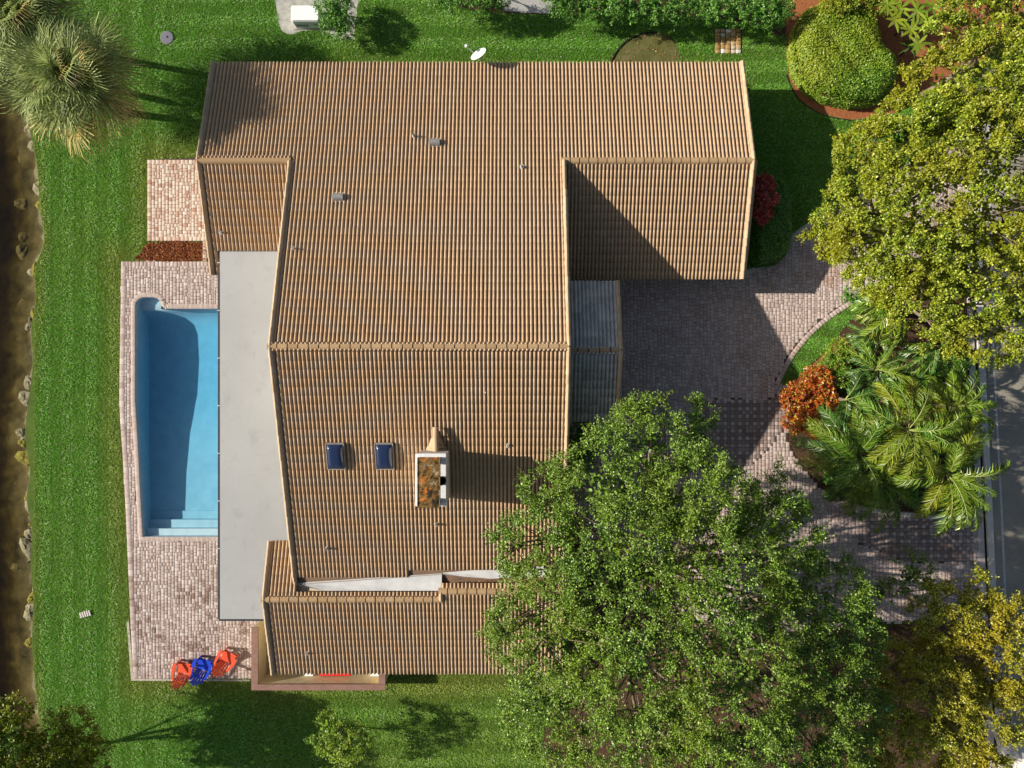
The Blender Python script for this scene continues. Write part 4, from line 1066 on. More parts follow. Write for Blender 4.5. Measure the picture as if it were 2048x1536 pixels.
def fan_palm(name, label, crown, base, trunk_r, n, scale=1.0, seed=1):
    base = Vector(base); crown = Vector(crown); root = empty(name, base); tag(root, label, 'palm', 'cabbage palms beside the canal')
    pts = [base + Vector((0, 0, -.1)), base.lerp(crown, .4), base.lerp(crown, .8), crown + Vector((0, 0, .1))]
    MB().tube(pts, [trunk_r * 1.25, trunk_r, trunk_r, trunk_r * 1.1], 12).build('trunk', MT['palmbark'], root, True)
    sets = [[fan_mesh(p, r, 34, seed * 10 + k, m_, dr) for k, (p, r, dr) in enumerate(((1.0, 1.15, .45), (1.2, 1.25, .6), (.8, 1.05, .35)))] for m_ in (MT['fan'], MT['fanold'])]
    pet = MB().tube([(0, 0, 0), (.5, 0, .02), (1.15, 0, 0)], [.022, .017, .012], 5, False).mesh('petiole', MT['rachis'])
    for i in range(n):
        f = i / n; el = 80 - 84 * f ** .8; az = i * 137.5 + random.uniform(-10, 10)
        old = f > .80 or random.random() < .06
        me = sets[1 if old else 0][i % 3]
        M4 = Matrix.Rotation(R(az), 4, 'Z') @ Matrix.Rotation(R(-el), 4, 'Y') @ Matrix.Rotation(R(random.uniform(-55, 55)), 4, 'X')
        o = bpy.data.objects.new('frond', me); COL.objects.link(o); o.parent = root; o.matrix_basis = Matrix.Translation(crown - base + Vector((0, 0, .1 - .25 * f))) @ M4 @ Matrix.Scale(scale * (.62 + .38 * f ** .6) * random.uniform(.88, 1.08), 4)
        q = bpy.data.objects.new('petiole', pet); COL.objects.link(q); q.parent = o
    for i in range(8):                                   # dry flower sprays
        az = R(random.uniform(0, 360)); L = 1.5 * scale; P = np.zeros((220, 3)); s = RNG.uniform(.25, 1, 220)
        P[:, 0] = s * L; P[:, 1] = RNG.normal(0, .13, 220) * s; P[:, 2] = .35 * L * s - .35 * L * s ** 2.5 + RNG.normal(0, .05, 220)
        ax = RNG.normal(0, 1, P.shape) + [1, 0, 0]; V = leaf_verts(P, ax, RNG.normal(0, 1, P.shape), RNG.uniform(.06, .14, 220), .16)
        o = obj('flower_stalk', multi('flower_stalk', V, LEAF_F, MT['fandead']), None, root, crown - base); o.rotation_euler = (0, R(-48), az); o['kind'] = 'stuff'
    return root

# ------------------------------------------------------------------ lawn
def house_mask(P):
    m = np.zeros(len(P), bool)
    for x0, x1, y0, y1 in ((-13.4, 10.2, 6.4, 14.4), (-9.3, 1.9, -12.9, 6.5), (1.9, 10.2, 5.5, 6.5), (-12.2, -6.4, -14.4, -11.5)): m |= (P[:, 0] > x0) & (P[:, 0] < x1) & (P[:, 1] > y0) & (P[:, 1] < y1)
    return m
LAWN = SHORE[:] + G([(1150, 1750), (1080, 1480), (1135, 1350), (1136, 1000), (1136, 540), (1488, 545), (1530, 525), (1568, 488), (1602, 460), (1642, 436), (1722, 394), (1802, 339), (1850, 300), (1850, -120), (900, -300)])
EX = [DECK, PATIO, MULCH, BED_HEDGE, BED_TOP, BED_GEN, BARE, G([(1428, 56), (1484, 56), (1484, 109), (1428, 109)]), [(-12.6, -14.7), (-6.0, -14.7), (-6.0, -11.5), (-12.6, -11.5)], offset_poly(POOL, .2)]
n = 2_300_000
P = np.stack([RNG.uniform(-23.8, 23, n), RNG.uniform(-20.3, 20.3, n)], 1)
k1 = inside(P, LAWN) & ~house_mask(P)
for e in EX: k1 &= ~inside(P, e)
k1 |= inside(P, STRIP)
P = P[k1]
dsh = dist_line(P, SHORE[10:-10]); ddk = np.minimum(dist_line(P, DECK, True), dist_line(P, [(-13.9, 15), (10.7, 15)]))
ddk = np.minimum(ddk, dist_line(P, [(-13.9, 15), (-13.9, 9)])); ddk = np.minimum(ddk, dist_line(P, [(-12.5, -14.7), (2, -14.0)]) * .8); ddk = np.minimum(ddk, dist_line(P, PATIO, True))
lo = (np.sin(P[:, 0] * .9 + 2) * np.cos(P[:, 1] * .7 + 1) + np.sin(P[:, 0] * .37 - P[:, 1] * .51)) * .12
dry = np.clip(.95 - ddk * .62, 0, .75) + np.clip(.8 - dsh * 1.3, 0, .8) + lo + RNG.normal(0, .10, len(P))
# a dry ring at the foot of the near palm and worn strip by the deck
pb = np.array(W(264, 226)[:2]); rp = np.linalg.norm(P - pb, axis=1); dry = np.where(rp < .62, 1.3, dry)
wear = np.array(W(240, 1190)[:2]); rw = np.abs(P - wear) / [.35, 1.4]; worn = (rw ** 2).sum(1) < 1
south = np.clip((-P[:, 1] - 13.6) * .25, 0, .35); dry = np.clip(dry + np.where(P[:, 0] > -13, south, 0), 0, 1)
kp = RNG.random(len(P)) > np.where(rp < .62, .55, 0) + np.where(worn, .45, 0)
P, dry = P[kp], dry[kp]; dry = np.clip(dry + 0, 0, 1)
n = len(P); hgt = RNG.uniform(.035, .075, n); ang = RNG.uniform(0, 2 * np.pi, n); lean = RNG.normal(0, .9, (n, 2)) * hgt[:, None]
band = np.where(P[:, 0] < -17.2, np.sin(P[:, 0] * 2 * np.pi / 1.15), np.sin(P[:, 1] * 2 * np.pi / 1.15)); lean[:, 0] -= np.clip(band * 3, -1, 1) * .55 * hgt
wv = np.stack([np.cos(ang), np.sin(ang)], 1) * RNG.uniform(.009, .018, n)[:, None]
V = np.zeros((n, 3, 3)); V[:, 0, :2] = P - wv; V[:, 1, :2] = P + wv; V[:, 2, :2] = P + lean; V[:, 2, 2] = hgt; V[:, :2, 2] = .008
go = obj('grass', multi('grass', V, [(0, 1, 2)], MT['grass'], {'dry': dry})); tag(go, 'mown green lawn grass around the house', 'grass', kind='stuff')
print('grass blades', n)
# bark chips in the mulch bed
n = 9000; P = np.stack([RNG.uniform(-19, -14.5, n), RNG.uniform(5.9, 7.4, n)], 1); P = P[inside(P, MULCH)]; n = len(P)
Q = np.column_stack([P, RNG.uniform(.01, .06, n)]); V = leaf_verts(Q, RNG.normal(0, 1, (n, 3)), unit(RNG.normal(0, .5, (n, 3)) + [0, 0, 1]), RNG.uniform(.04, .10, n), .45)
tag(obj('bark_chips', multi('bark_chips', V, LEAF_F, MT['mulchchip'])), 'loose red bark chips filling the mulch bed', 'mulch', kind='stuff')

# ------------------------------------------------------------------ trees
OAK = [(1300, 905, 7.2, 105, .7), (1228, 985, 8.0, 125, .7), (1105, 1005, 7.0, 72, .7), (1120, 1120, 8.2, 115, .7), (1085, 1280, 7.8, 110, .7), (1110, 1440, 7.5, 105, .7), (1250, 1140, 9.2, 150, .6),
       (1395, 1030, 8.6, 125, .7), (1425, 1180, 9.4, 165, .6), (1290, 1320, 9.4, 170, .6), (1455, 1360, 9.4, 185, .6), (1555, 1110, 8.0, 115, .7), (1640, 1230, 7.6, 120, .7), (1625, 1390, 8.0, 135, .7),
       (1270, 1490, 8.6, 135, .7), (1480, 1530, 8.6, 140, .7), (1395, 840, 5.6, 42, .8), (1660, 1530, 7.4, 95, .7), (1290, 835, 6.6, 48, .9), (1020, 1270, 6.6, 50, .8), (1030, 1090, 6.8, 50, .8), (1710, 1290, 6.4, 70, .7), (1560, 1000, 6.6, 62, .7), (1520, 1250, 8.4, 130, .6), (1350, 1440, 8.6, 130, .6), (1560, 1480, 8.0, 120, .6), (1710, 1420, 6.4, 75, .7), (1330, 1040, 7.8, 120, .6), (1480, 1090, 7.2, 80, .6)]
tree('oak_tree', 'huge dark green broad tree overhanging the house and driveway', 'tree', (6.2, -8.6, 0), OAK, MT['oakleaf'], MT['bark'], .34, (.1, .3, 2.6), dens=4.6, twigs=10, per=17, tl=.60, size=.088, spread=.055, inner=70, limb_r=.15, outward=.55, hole=.26, twigdraw=900)
OLV = [(1945, 50, 7.6, 85, .7), (2030, 40, 8.0, 110, .7), (1915, 180, 7.8, 95, .7), (2030, 170, 8.6, 125, .7), (1880, 235, 7.0, 70, .7), (2010, -20, 7.4, 80, .7), (2060, 100, 8.2, 100, .7)]
tree('street_tree', 'yellow green bushy tree beside the large clipped hedge', 'tree', (20.3, 14.2, 0), OLV, MT['oliveleaf'], MT['bark'], .2, (.1, 0, 2.6), 'yellow green trees over the driveway', dens=5.2, twigs=9, per=20, tl=.40, size=.10, spread=.055, wid=.6, inner=80, limb_r=.09, hole=.22)
OLV = [(1780, 330, 7.2, 100, .7), (1740, 300, 6.6, 60, .7), (1830, 260, 7.2, 80, .7), (2040, 260, 8.6, 95, .7), (1760, 480, 6.4, 80, .7), (1880, 330, 8.6, 130, .7), (1720, 430, 6.2, 85, .7), (1990, 320, 9.0, 130, .7), (1660, 470, 5.4, 45, .8), (1820, 440, 8.2, 130, .7), (1950, 440, 8.6, 130, .7), (2060, 420, 9, 120, .7)]
tree('street_tree', 'broad yellow green tree overhanging the driveway entrance', 'tree', (16.6, 7.4, 0), OLV, MT['oliveleaf'], MT['bark'], .24, (.1, 0, 2.6), 'yellow green trees over the driveway', dens=5.2, twigs=9, per=20, tl=.40, size=.10, spread=.055, wid=.6, inner=80, limb_r=.10, hole=.22)
OLV = [(1800, 540, 6.8, 70, .7), (1870, 560, 7.4, 95, .7), (1960, 560, 7.8, 110, .7), (1900, 640, 6.8, 62, .7), (2000, 650, 7.2, 75, .7), (2070, 600, 7.8, 110, .7)]
tree('street_tree', 'yellow green tree standing over the feather palms by the kerb', 'tree', (18.2, 3.6, 0), OLV, MT['oliveleaf'], MT['bark'], .2, (.1, 0, 2.4), 'yellow green trees over the driveway', dens=5.2, twigs=9, per=20, tl=.40, size=.10, spread=.055, wid=.6, inner=80, limb_r=.09, hole=.22)
GLD = [(1955, 1185, 4.6, 42, .8), (1895, 1235, 5.2, 58, .7), (1960, 1260, 5.2, 55, .7), (2030, 1240, 5.0, 50, .8), (2040, 1330, 5.0, 55, .8), (1990, 1350, 4.6, 45, .8)]
tree('golden_tree', 'golden leaved small tree where driveway meets the street', 'tree', (19.8, -10.6, 0), GLD, MT['goldleaf'], MT['bark'], .12, (0, 0, 1.6), 'golden leaved trees by the street', dens=7.5, twigs=8, per=15, tl=.5, size=.10, spread=.05, wid=.55, inner=60, limb_r=.06, hole=.28, twigdraw=120)
GLD = [(1830, 1345, 5.2, 62, .7), (1880, 1400, 5.4, 80, .7), (1810, 1450, 4.8, 45, .8), (1840, 1510, 5.2, 80, .7), (1930, 1490, 5.0, 65, .7), (2010, 1430, 5.0, 62, .7), (1770, 1540, 4.8, 60, .7), (1780, 1390, 4.6, 42, .8), (1880, 1330, 4.8, 48, .7), (1890, 1470, 5.0, 70, .7), (1960, 1545, 5.0, 60, .7), (1800, 1330, 4.2, 38, .7)]
tree('golden_tree', 'wide golden leaved tree beside the big dark tree', 'tree', (17.4, -14.6, 0), GLD, MT['goldleaf'], MT['bark'], .14, (0, 0, 1.8), 'golden leaved trees by the street', dens=7.5, twigs=8, per=15, tl=.5, size=.10, spread=.05, wid=.55, inner=60, limb_r=.06, hole=.28, twigdraw=160)
DK = [(1830, 1150, 3.6, 42, .8), (1860, 1170, 3.4, 30, .8), (1760, 1190, 3.2, 32, .8)]
tree('young_tree', 'small dark green tree standing in shade over the driveway pavers', 'tree', (18.4, -9.9, 0), DK, MT['oakleaf'], MT['darkbark'], .06, (0, 0, 1.4), dens=9, twigs=3, per=10, tl=.35, size=.10, spread=.05, limb_r=.03, hole=.25)
BL = [(40, 1500, 4.6, 75, .8), (120, 1490, 3.4, 60, .8), (10, 1450, 4.4, 45, .8), (60, 1570, 5.2, 85, .8), (150, 1530, 3.0, 55, .7), (-50, 1520, 5, 80, .8)]
tree('bank_tree', 'olive green tree with bare pale twigs at the canal corner', 'tree', (-22.6, -17.6, 0), BL, MT['oliveleaf'], MT['palmbark'], .12, (0, 0, 1.4), dens=14, twigs=3, per=14, tl=.45, size=.12, spread=.05, limb_r=.05, hole=.2, twigdraw=200)
BL = [(650, 1470, 2.3, 40, .9), (690, 1490, 2.6, 42, .9), (665, 1515, 2.2, 38, .9), (725, 1470, 1.9, 22, .9)]
tree('young_tree', 'small bright green tree on the lawn below the courtyard wall', 'tree', (-8.3, -17.0, 0), BL, MT['hedgeleaf'], MT['darkbark'], .05, (0, 0, 1.0), dens=14, twigs=3, per=11, tl=.3, size=.085, spread=.05, limb_r=.025, hole=.2)
# tall tree beyond the lower left of the frame whose shade falls on the lawn
BL = [(-60, 1600, 6.2, 120, .8), (60, 1640, 5.6, 110, .8)]
tree('bank_tree', 'tall tree at the canal edge just below the corner', 'tree', (-22.5, -20.3, 0), BL, MT['oakleaf'], MT['bark'], .16, (0, 0, 2.2), dens=7, twigs=4, per=12, tl=.5, size=.13, spread=.06, limb_r=.07, hole=.2)

# cabbage palms at the canal
fan_palm('cabbage_palm', 'grey green cabbage palm whose round crown reaches furthest over the lawn', W(148, 162, 4.6), W(258, 226), .15, 84, 1.26, 1)
fan_palm('cabbage_palm', 'cabbage palm with dry flower sprays in the upper corner by the canal', W(52, 42, 4.6), W(205, 112), .15, 74, 1.22, 2)
fan_palm('cabbage_palm', 'cabbage palm crown cut off by the corner of the picture', W(-45, 110, 4.2), W(60, 140), .16, 46, .95, 3)

# palms of the island bed
IP = 'palms of the island bed'
feather_palm('date_palm', 'pale windswept palm with fronds bent towards the driveway', W(1788, 617, 3.0), W(1745, 640), 1.85, 16, [MT['frondy'], MT['frond']], 44, .55, dirs=[150, 170, 190, 205, 225, 250, 130, 290, 180, 160], trunk_r=.08, group=IP, lw=.03)
feather_palm('date_palm', 'dark green star shaped palm in front of the orange croton', W(1752, 738, 2.6), W(1725, 742), 1.7, 22, [MT['frondd'], MT['frond']], 40, .32, trunk_r=.08, group=IP, lw=.024)
feather_palm('date_palm', 'bright green palm with long fronds near the kerb', W(1866, 692, 3.0), W(1820, 702), 1.95, 22, [MT['frond'], MT['frondd']], 42, .36, dirs=[200, 225, 250, 270, 290, 315, 335, 350, 185, 10, 240], trunk_r=.08, group=IP, lw=.024)
feather_palm('date_palm', 'small dark palm tucked between the pale palm and the star shaped palm', W(1742, 668, 2.0), W(1722, 676), 1.25, 18, [MT['frondd'], MT['frond']], 34, .28, trunk_r=.06, group=IP, lw=.022)
QP = ((1712, 905, 4.2, 1680, 890, 2.75, 20, 'feathery palm whose dark fronds reach over the driveway pavers', ('frond', 'frondd', 'frondy'), [165, 185, 150, 120, 90, 60, 30, 205, 235, 260, 290, 320, 0]),
      (1815, 860, 4.8, 1752, 850, 2.5, 22, 'lime green feathery palm in the middle of the island bed', ('frondy', 'frond'), None),
      (1890, 945, 4.6, 1822, 922, 2.7, 22, 'lime green feathery palm with fronds hanging over the kerb', ('frondy', 'frond'), [260, 275, 300, 320, 340, 20, 45, 70, 100, 130, 160, 200, 230, 285]),
      (1748, 962, 3.8, 1712, 948, 2.2, 18, 'green feathery palm whose fronds droop toward the lower driveway', ('frond', 'frondy'), [250, 275, 300, 230, 200, 170, 330, 20, 60]),
      (1690, 800, 3.2, 1668, 800, 1.9, 16, 'dark feathery palm behind the orange croton', ('frondd', 'frondd', 'frond'), [280, 300, 320, 260, 340, 20, 60, 240]),
      (1905, 815, 3.4, 1862, 812, 1.9, 16, 'green feathery palm beside the kerb at the top of the bed', ('frondy', 'frond'), None))
for cx, cy, cz, bx, by, L, n, lab, ms, dr in QP:
    feather_palm('queen_palm', lab, W(cx, cy, cz), W(bx, by), L, n, [MT[q] for q in ms], 60, .66 * L / 2.7, dirs=dr, trunk_r=.10, group=IP, lw=.021, droop=.6)
# spiky plants
def spiky(label, px, py, z, L, n, m_, w=.05, name='bromeliad'):
    p = W(px, py); root = empty(name, p); tag(root, label, 'plant'); b = MB()
    vs = []
    for i in range(n):
        az = R(i * 137.5); el = R(random.uniform(15, 75)); d = Vector((math.cos(az) * math.cos(el), math.sin(az) * math.cos(el), math.sin(el))); s = Vector((-math.sin(az), math.cos(az), 0)) * w * .5
        l = L * random.uniform(.75, 1.1); q = Vector((p.x, p.y, z)); mid = q + d * l * .55; tip = q + d * l + Vector((0, 0, -l * .25))
        me = multi('leaf', np.array([[list(v - p) for v in (q - s * .6, q + s * .6, mid + s, tip, mid - s)]]), [(0, 1, 2, 3, 4)], m_)
        obj('leaf', me, None, root, Vector((0, 0, 0)))
    MB().tube([p, (p.x, p.y, z + .03)], .05, 7).build('stem', MT['darkbark'], root)
    return root
spiky('orange spiky plant among the lime green palms', 1838, 935, 1.2, .75, 26, MT['orangeleaf'], .035)
spiky('small red bromeliad under the middle palm', 1750, 802, .9, .42, 20, MT['redleaf'], .06)
spiky('dark spiky plant in the gap beside the porch roof', 1193, 548, 1.2, .55, 22, MT['frondd'], .04)
spiky('dark strappy plant behind the large clipped hedge, upper', 1790, 70, .8, .85, 26, MT['frondd'], .06)
spiky('dark strappy plant behind the large clipped hedge, lower', 1800, 112, .8, .8, 24, MT['frondd'], .06)

# hedges and shrubs
hedge('clipped_hedge', 'large rounded clipped hedge with yellow green top', [(1600, 35), (1580, 70), (1573, 110), (1580, 155), (1605, 190), (1640, 208), (1690, 219), (1735, 216), (1768, 196), (1780, 165), (1775, 130), (1750, 105), (1740, 70), (1730, 32), (1695, 20), (1650, 15)], 1.45, .9, MT['hedgeleaf'], 1500, .085)
hedge('green_hedge', 'dark green hedge against the garage gable', [(1503, 365), (1545, 362), (1562, 380), (1570, 410), (1572, 480), (1562, 512), (1545, 530), (1510, 535), (1494, 528), (1490, 450)], 1.35, .45, MT['shrubleaf'], 1600, .075)
shrub('croton_shrub', 'red leaved croton in front of the garage gable', [(1522, 370, 2.2, 24, .8), (1530, 395, 2.3, 26, .8), (1520, 422, 2.1, 24, .8)], MT['redleaf'], dens=30, per=9, size=.14, tl=.22, wid=.42)
shrub('croton_shrub', 'orange and red croton clump beside the driveway', [(1640, 762, 1.3, 30, .7), (1600, 800, 1.3, 32, .7), (1625, 830, 1.35, 36, .7), (1650, 800, 1.4, 30, .7), (1595, 840, 1.2, 26, .7), (1640, 855, 1.2, 24, .7)], MT['orangeleaf'], dens=30, per=9, size=.13, tl=.22, wid=.42)
for i, (lab, lb, lf) in enumerate((
    ('bright green shrub beside the white generator', [(662, 8, 1.3, 30, .8), (680, 22, 1.4, 30, .8), (680, 50, 1.2, 28, .8), (662, 38, 1.2, 24, .8)], 'shrubleaf'),
    ('loose green shrub cut off by the upper edge, nearest the generator', [(905, -4, 1.8, 26, .8), (880, -8, 1.6, 26, .8), (950, -6, 1.8, 28, .8)], 'shrubleaf'),
    ('leafy green shrub at the upper edge on the generator side of the gravel', [(982, -4, 1.6, 22, .8), (1000, -14, 1.7, 22, .8)], 'shrubleaf'),
    ('green shrub at the upper edge beyond the gravel patch', [(1130, 2, 1.6, 28, .8), (1165, 8, 1.5, 24, .8), (1112, -8, 1.7, 24, .8), (1190, -2, 1.5, 24, .8)], 'shrubleaf'),
    ('rounded green shrub second beyond the gravel patch', [(1225, 2, 1.7, 30, .8), (1262, 8, 1.6, 28, .8)], 'shrubleaf'),
    ('wide green shrub in the middle of the rear row', [(1310, 8, 1.7, 30, .8), (1350, 10, 1.6, 28, .8), (1390, 6, 1.6, 26, .8)], 'shrubleaf'),
    ('green shrub in the rear row above the stone pad', [(1430, 8, 1.8, 30, .8), (1475, 14, 1.8, 32, .8)], 'shrubleaf'),
    ('green shrub in the rear row beside the clipped hedge', [(1525, 14, 1.9, 34, .8), (1560, 14, 1.8, 28, .8), (1545, 38, 1.3, 20, .8)], 'shrubleaf'),
    ('yellow green shrub beside the star shaped palm', [(1668, 722, 1.0, 26, .7), (1690, 700, 1.0, 24, .7), (1680, 750, 1.0, 24, .7)], 'hedgeleaf'),
    ('yellow green shrub between kerb and palms', [(1925, 800, 1.0, 26, .7), (1930, 845, 1.1, 24, .7), (1910, 760, 1.0, 20, .7)], 'hedgeleaf'),
    ('green shrub under the middle palm', [(1790, 790, 1.0, 28, .7), (1770, 760, 1.0, 24, .7)], 'shrubleaf'),
    ('green shrub below the drooping palm', [(1800, 960, 1.0, 24, .7), (1830, 985, 1.0, 22, .7)], 'shrubleaf'),
    ('dark shrub under the porch eave beside the big tree', [(1165, 870, 1.3, 28, .8), (1160, 915, 1.3, 26, .8), (1190, 890, 1.2, 22, .8)], 'shrubleaf'),
    ('thin dark shrub along the garage wall near the rear eave', [(1493, 180, 1.0, 10, .8), (1495, 205, 1.0, 10, .8), (1497, 230, 1.0, 10, .8)], 'shrubleaf'),
    ('green shrub between clipped hedge and rear row', [(1690, -10, 1.7, 40, .8), (1750, -8, 1.7, 34, .8)], 'oliveleaf'),
    ('dark green shrub between the two lime green palms', [(1850, 900, 1.2, 30, .7), (1830, 930, 1.1, 28, .7)], 'shrubleaf'),
    ('green shrub at the lower edge of the island bed', [(1700, 960, 1.0, 28, .7), (1760, 990, 1.0, 26, .7), (1660, 940, .9, 24, .7)], 'shrubleaf'),
    ('green shrub beside the kerb below the palms', [(1910, 985, 1.0, 28, .7), (1925, 930, 1.0, 26, .7), (1880, 1005, .9, 22, .7)], 'shrubleaf'),
    ('green shrub beneath the kerb side palm', [(1890, 735, 1.0, 28, .7), (1850, 745, 1.0, 26, .7), (1925, 720, .9, 22, .7)], 'shrubleaf'),
    ('low green shrub under the driveway tree', [(1700, 590, .7, 14, .8), (1720, 602, .7, 14, .8)], 'shrubleaf'))):
    shrub('shrub', lab, lb, MT[lf], dens=24, size=.085, inner=420)
# frangipani with large leaves
fr_ = empty('frangipani', W(1815, 45)); tag(fr_, 'frangipani with long pale leaves behind the clipped hedge', 'shrub')
b = MB(); tips = [(1775, 8), (1800, 18), (1835, 22), (1865, 14), (1822, 60), (1836, 88), (1790, 40), (1850, 45)]
for i, (x, y) in enumerate(tips):
    p = W(x, y, 2.6); MB().tube(limb_pts(W(1812, 48, .0) + Vector((0, 0, .1)), p, .12), [.07, .06, .05, .04, .035, .03], 7).build('branch', MT['palemetal'] if False else MT['bark'], fr_, True)
    for k in range(8):
        az = R(k * 45 + random.uniform(-12, 12)); L = random.uniform(.45, .68); d = Vector((math.cos(az), math.sin(az), .25)); s = Vector((-math.sin(az), math.cos(az), 0)) * .075
        vs = [Vector((0, 0, 0)) - s * .15, s * .15, d * L * .45 + s, d * L * .85 + s * .5 + Vector((0, 0, -.05)), d * L + Vector((0, 0, -.09)), d * L * .85 - s * .5 + Vector((0, 0, -.05)), d * L * .45 - s]
        q = [vs[0], vs[1], vs[2], vs[3], vs[4], vs[5], vs[6]]
        obj('leaf', multi('leaf', np.array([[list(v) for v in q]]), [(0, 1, 2, 3, 4, 5, 6)], MT['hedgeleaf']), None, fr_, p - fr_.location)

# ------------------------------------------------------------------ shore rocks
def rock(px, py, r, fl, m_, label, group, z=0.0, seed=0):
    rg = random.Random(seed); p = W(px, py); b = MB(); vs = []; nu, nv = 10, 6
    ph = [rg.uniform(0, 6.28) for _ in range(6)]; sx, sy = rg.uniform(.8, 1.3), rg.uniform(.8, 1.4); rz = rg.uniform(0, 3.14)
    for j in range(nv + 1):
        th = math.pi * j / nv
        for i in range(nu):
            a = 2 * math.pi * i / nu; k = 1 + .16 * math.sin(2 * a + ph[0]) + .12 * math.sin(3 * a + ph[1]) * math.sin(2 * th + ph[2]) + rg.uniform(-.07, .07)
            v = Matrix.Rotation(rz, 3, 'Z') @ Vector((math.sin(th) * math.cos(a) * sx, math.sin(th) * math.sin(a) * sy, math.cos(th) * fl)) * r * k
            vs.append((p.x + v.x, p.y + v.y, z + v.z))
    fs = [(j * nu + i, (j + 1) * nu + i, (j + 1) * nu + (i + 1) % nu, j * nu + (i + 1) % nu) for j in range(nv) for i in range(nu)]
    b.add(vs, fs); o = b.build('rock', m_); tag(o, label, 'rock', group); return o
k = 0
for py in sorted([random.uniform(250, 1430) for _ in range(9)] + [c_ + random.gauss(0, 16) for c_ in (545, 640, 790, 880, 1010, 1080, 1230) for _ in range(4)]):
    y = py; yy = W(0, y).y
    i = int(np.argmin([abs(s[1] - yy) for s in SHORE])); xs_ = SHORE[i][0] / (H / F) + 1024
    alg = random.random() < .3
    rock(xs_ - random.uniform(-2, 12), y, random.uniform(.10, .40), .45, MT['algae'] if alg else MT['rock'], 'yellow algae covered rock at the canal edge' if alg else 'pale weathered rock at the canal edge', 'algae covered rocks along the canal bank' if alg else 'pale rocks along the canal bank', -.17, k); k += 1
for i in range(16):
    y = 300 + i * 75 + random.uniform(-30, 30); rock(random.uniform(22, 46), y, random.uniform(.2, .5), .4, MT['rock'], 'murky rock lying under the canal water', 'sunken rocks in the canal', -.62, 100 + i)
for i, (px, py, r) in enumerate(((2000, 1470, .45), (2020, 1495, .5), (2040, 1515, .55), (1985, 1450, .35), (2055, 1480, .4))):
    rock(px, py, r, .7, MT['kerb'], 'pale boulder beside the street at the lower corner', 'boulders by the street', .12, 200 + i)

# ------------------------------------------------------------------ small things
g = empty('generator', W(612, 30)); tag(g, 'white standby generator on the concrete bed', 'generator')
gc = W(611, 28, .62); MB().rbox((gc.x, gc.y, .36), (1.40, .80, .66), .10).build('housing', MT['white'], g, False)
MB().box((gc.x, gc.y, .025), (1.5, .9, .05)).build('base_pad', MT['bed_concrete'], g)
MB().box((gc.x + .45, gc.y - .402, .42), (.16, .012, .08)).build('badge', MT['greymetal'], g)
for i in range(4): MB().box((gc.x - .25, gc.y - .402, .22 + i * .05), (.6, .012, .018)).build('louvre', MT['greymetal'], g)
MB().rbox((gc.x, gc.y, .70), (1.34, .74, .06), .08).build('lid', MT['white'], g)
p = W(335, 76); l = MB().lathe([(.33, 0), (.33, .05), (.30, .065), (.05, .07)], p, 24).build('valve_lid', MT['lid']); tag(l, 'round grey utility lid set in the lawn', 'lid'); MB().lathe([(.045, .07), (.045, .08)], (p.x + .02, p.y + .02, 0), 10).build('lift_hole', MT['black'], l)
p = W(1778, 1418, .45); l = MB().lathe([(.17, 0), (.19, .2), (.18, .4), (.12, .5), (.03, .54)], (p.x, p.y, 0), 16).build('utility_marker', MT['darkgreen'], smooth=True); tag(l, 'round topped green utility post under the golden tree', 'utility post')
p = W(172, 1228); b = MB()
for i in range(5): b.box((p.x - .22 + .11 * i, p.y - .04 + i * .03, .075), (.07, .28, .03), .3)
o = b.build('splash_block', MT['kerb']); tag(o, 'small pale concrete scrap lying in the lawn', 'concrete scrap')
# satellite dish on the rear eave
d = empty('satellite_dish', (W(945, 118, 2.0).x, YN + .05, 1.9)); tag(d, 'white satellite dish on the rear eave', 'satellite dish')
c = W(957, 108, 2.75); nrm = Vector((-.46, .52, .70)).normalized(); q = nrm.to_track_quat('Z', 'Y').to_matrix().to_4x4()
MB().lathe([(.005, -.09), (.16, -.08), (.29, -.05), (.39, 0), (.40, .01), (.39, .015), (.27, -.03), (.13, -.065)], (0, 0, 0), 24, M=Matrix.Translation(c) @ q).build('reflector', MT['white'], d, True)
fe = W(932, 92, 2.85); MB().tube([c - nrm * .06 + Vector((0, 0, -.25)), fe], .016, 6).build('arm', MT['patiopaver'] if False else MT['palemetal'], d)
MB().box(fe, (.10, .10, .12), .5).build('feed_horn', MT['white'], d)
MB().tube([Vector((c.x + .05, YN - .08, ZN - .1)), Vector((c.x + .12, YN + .02, ZN + .1)), c - nrm * .09], .025, 8).build('mast', MT['greymetal'], d)

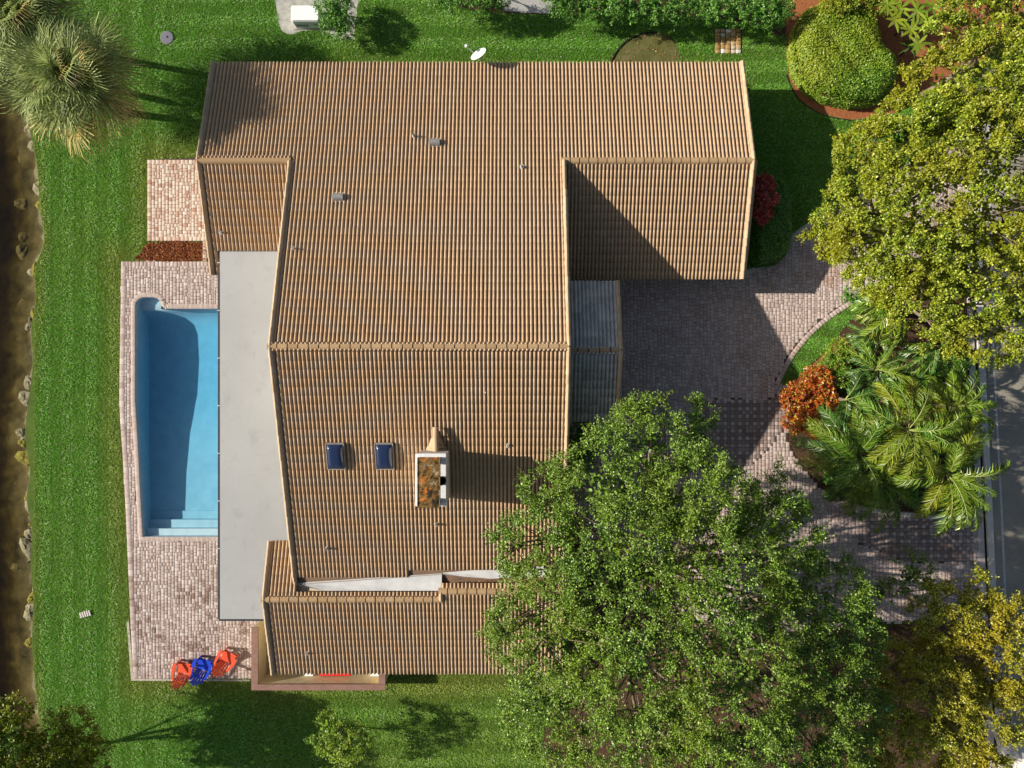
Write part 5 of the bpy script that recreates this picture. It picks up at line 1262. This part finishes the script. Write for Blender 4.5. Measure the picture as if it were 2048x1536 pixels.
# deck chairs
def chair(name, label, px, py, rz, m_):
    base = W(px, py); root = empty(name, base); root.rotation_euler = (0, 0, R(rz)); root.scale = (1.12,) * 3; tag(root, label, 'chair', 'garden chairs on the pool deck')
    def part(nm, b): return obj(nm, b.mesh(nm, m_), None, root, Vector((0, 0, 0)))
    for sx in (-1, 1):
        part('leg', MB().box((sx * .29, .27, .26), (.035, .10, .52)))                                    # front legs
        part('leg', MB().add([(sx * .27 - .018, .30, .33), (sx * .27 + .018, .30, .33), (sx * .27 + .018, .30, .25), (sx * .27 - .018, .30, .25), (sx * .27 - .018, -.42, .10), (sx * .27 + .018, -.42, .10), (sx * .27 + .018, -.42, 0), (sx * .27 - .018, -.42, 0)],
                             [(0, 1, 5, 4), (3, 7, 6, 2), (0, 4, 7, 3), (1, 2, 6, 5), (0, 3, 2, 1), (4, 5, 6, 7)]))
        b = MB(); vs = []                                                                               # broad curved armrest
        arm = [(.36, .30, .07), (.37, .10, .075), (.36, -.12, .06), (.33, -.33, .045), (.27, -.43, .04)]
        for x, y, w in arm:
            for dx, z in ((-w, .52), (w, .52), (w, .49), (-w, .49)): vs.append((sx * (x) + dx, y, z + .02 * (y + .4)))
        fs = [(0, 1, 2, 3), (16, 19, 18, 17)]
        for i in range(4):
            for kk in range(4): fs.append((i * 4 + kk, (i + 1) * 4 + kk, (i + 1) * 4 + (kk + 1) % 4, i * 4 + (kk + 1) % 4))
        part('armrest', b.add(vs, fs))
    for i in range(6):                                                                                  # seat slats
        y = .30 - i * .095; part('seat_slat', MB().box((0, y, .345 - i * .034), (.54, .082, .022)))
    for i in range(5):                                                                                  # fanned back slats
        f = i - 2; x0, x1 = f * .085, f * .125; hh = .70 - .045 * f * f; b = MB(); y0, z0 = -.26, .14; y1, z1 = y0 - hh * .50, z0 + hh * .95
        b.add([(x0 - .036, y0, z0), (x0 + .036, y0, z0), (x1 + .052, y1, z1), (x1 + .02, y1 - .02, z1 + .04), (x1 - .02, y1 - .02, z1 + .04), (x1 - .052, y1, z1),
               (x0 - .036, y0 - .02, z0), (x0 + .036, y0 - .02, z0), (x1 + .052, y1 - .02, z1), (x1 + .02, y1 - .04, z1 + .04), (x1 - .02, y1 - .04, z1 + .04), (x1 - .052, y1 - .02, z1)],
              [(0, 1, 2, 3, 4, 5), (11, 10, 9, 8, 7, 6), (0, 6, 7, 1), (1, 7, 8, 2), (2, 8, 9, 3), (3, 9, 10, 4), (4, 10, 11, 5), (5, 11, 6, 0)])
        part('back_slat', b)
    part('back_rail', MB().box((0, -.44, .48), (.62, .03, .05)))
    return root
chair('garden_chair', 'orange red garden chair at the outer end of the three', 374, 1334, -14, MT['redplastic'])
chair('garden_chair', 'blue garden chair between the two red ones', 413, 1327, -20, MT['blueplastic'])
chair('garden_chair', 'orange red garden chair nearest the courtyard wall', 460, 1312, -34, MT['redplastic'])

# fallen leaves
LP = []
for poly, n, z in ((DECK, 60, .055), (DRIVE, 380, .055), (LOWBED, 2500, .03), (ISLAND, 700, .03), (BARE, 120, .03), (BED_HEDGE, 300, .03), (BED_TOP, 260, .03)):
    xs = [p[0] for p in poly]; ys = [p[1] for p in poly]; P = np.stack([RNG.uniform(min(xs), max(xs), n * 3), RNG.uniform(min(ys), max(ys), n * 3)], 1); P = P[inside(P, poly) & ~inside(P, COPE)][:n]; LP.append(np.column_stack([P, np.full(len(P), z)]))
x = RNG.uniform(-2.9, 1.5, 260); LP.append(np.column_stack([x, -9.0 + RNG.normal(0, .09, 260) + .05 * (x + 1), np.full(260, 3.26)]))
Q = np.vstack(LP); n = len(Q); V = leaf_verts(Q, RNG.normal(0, 1, (n, 3)) * [1, 1, .1], unit(RNG.normal(0, .25, (n, 3)) + [0, 0, 1]), RNG.uniform(.05, .11, n), .5)
tag(obj('fallen_leaves', multi('fallen_leaves', V, LEAF_F, MT['litter'])), 'dry brown leaves scattered over beds, pavers and roof valley', 'leaves', kind='stuff')
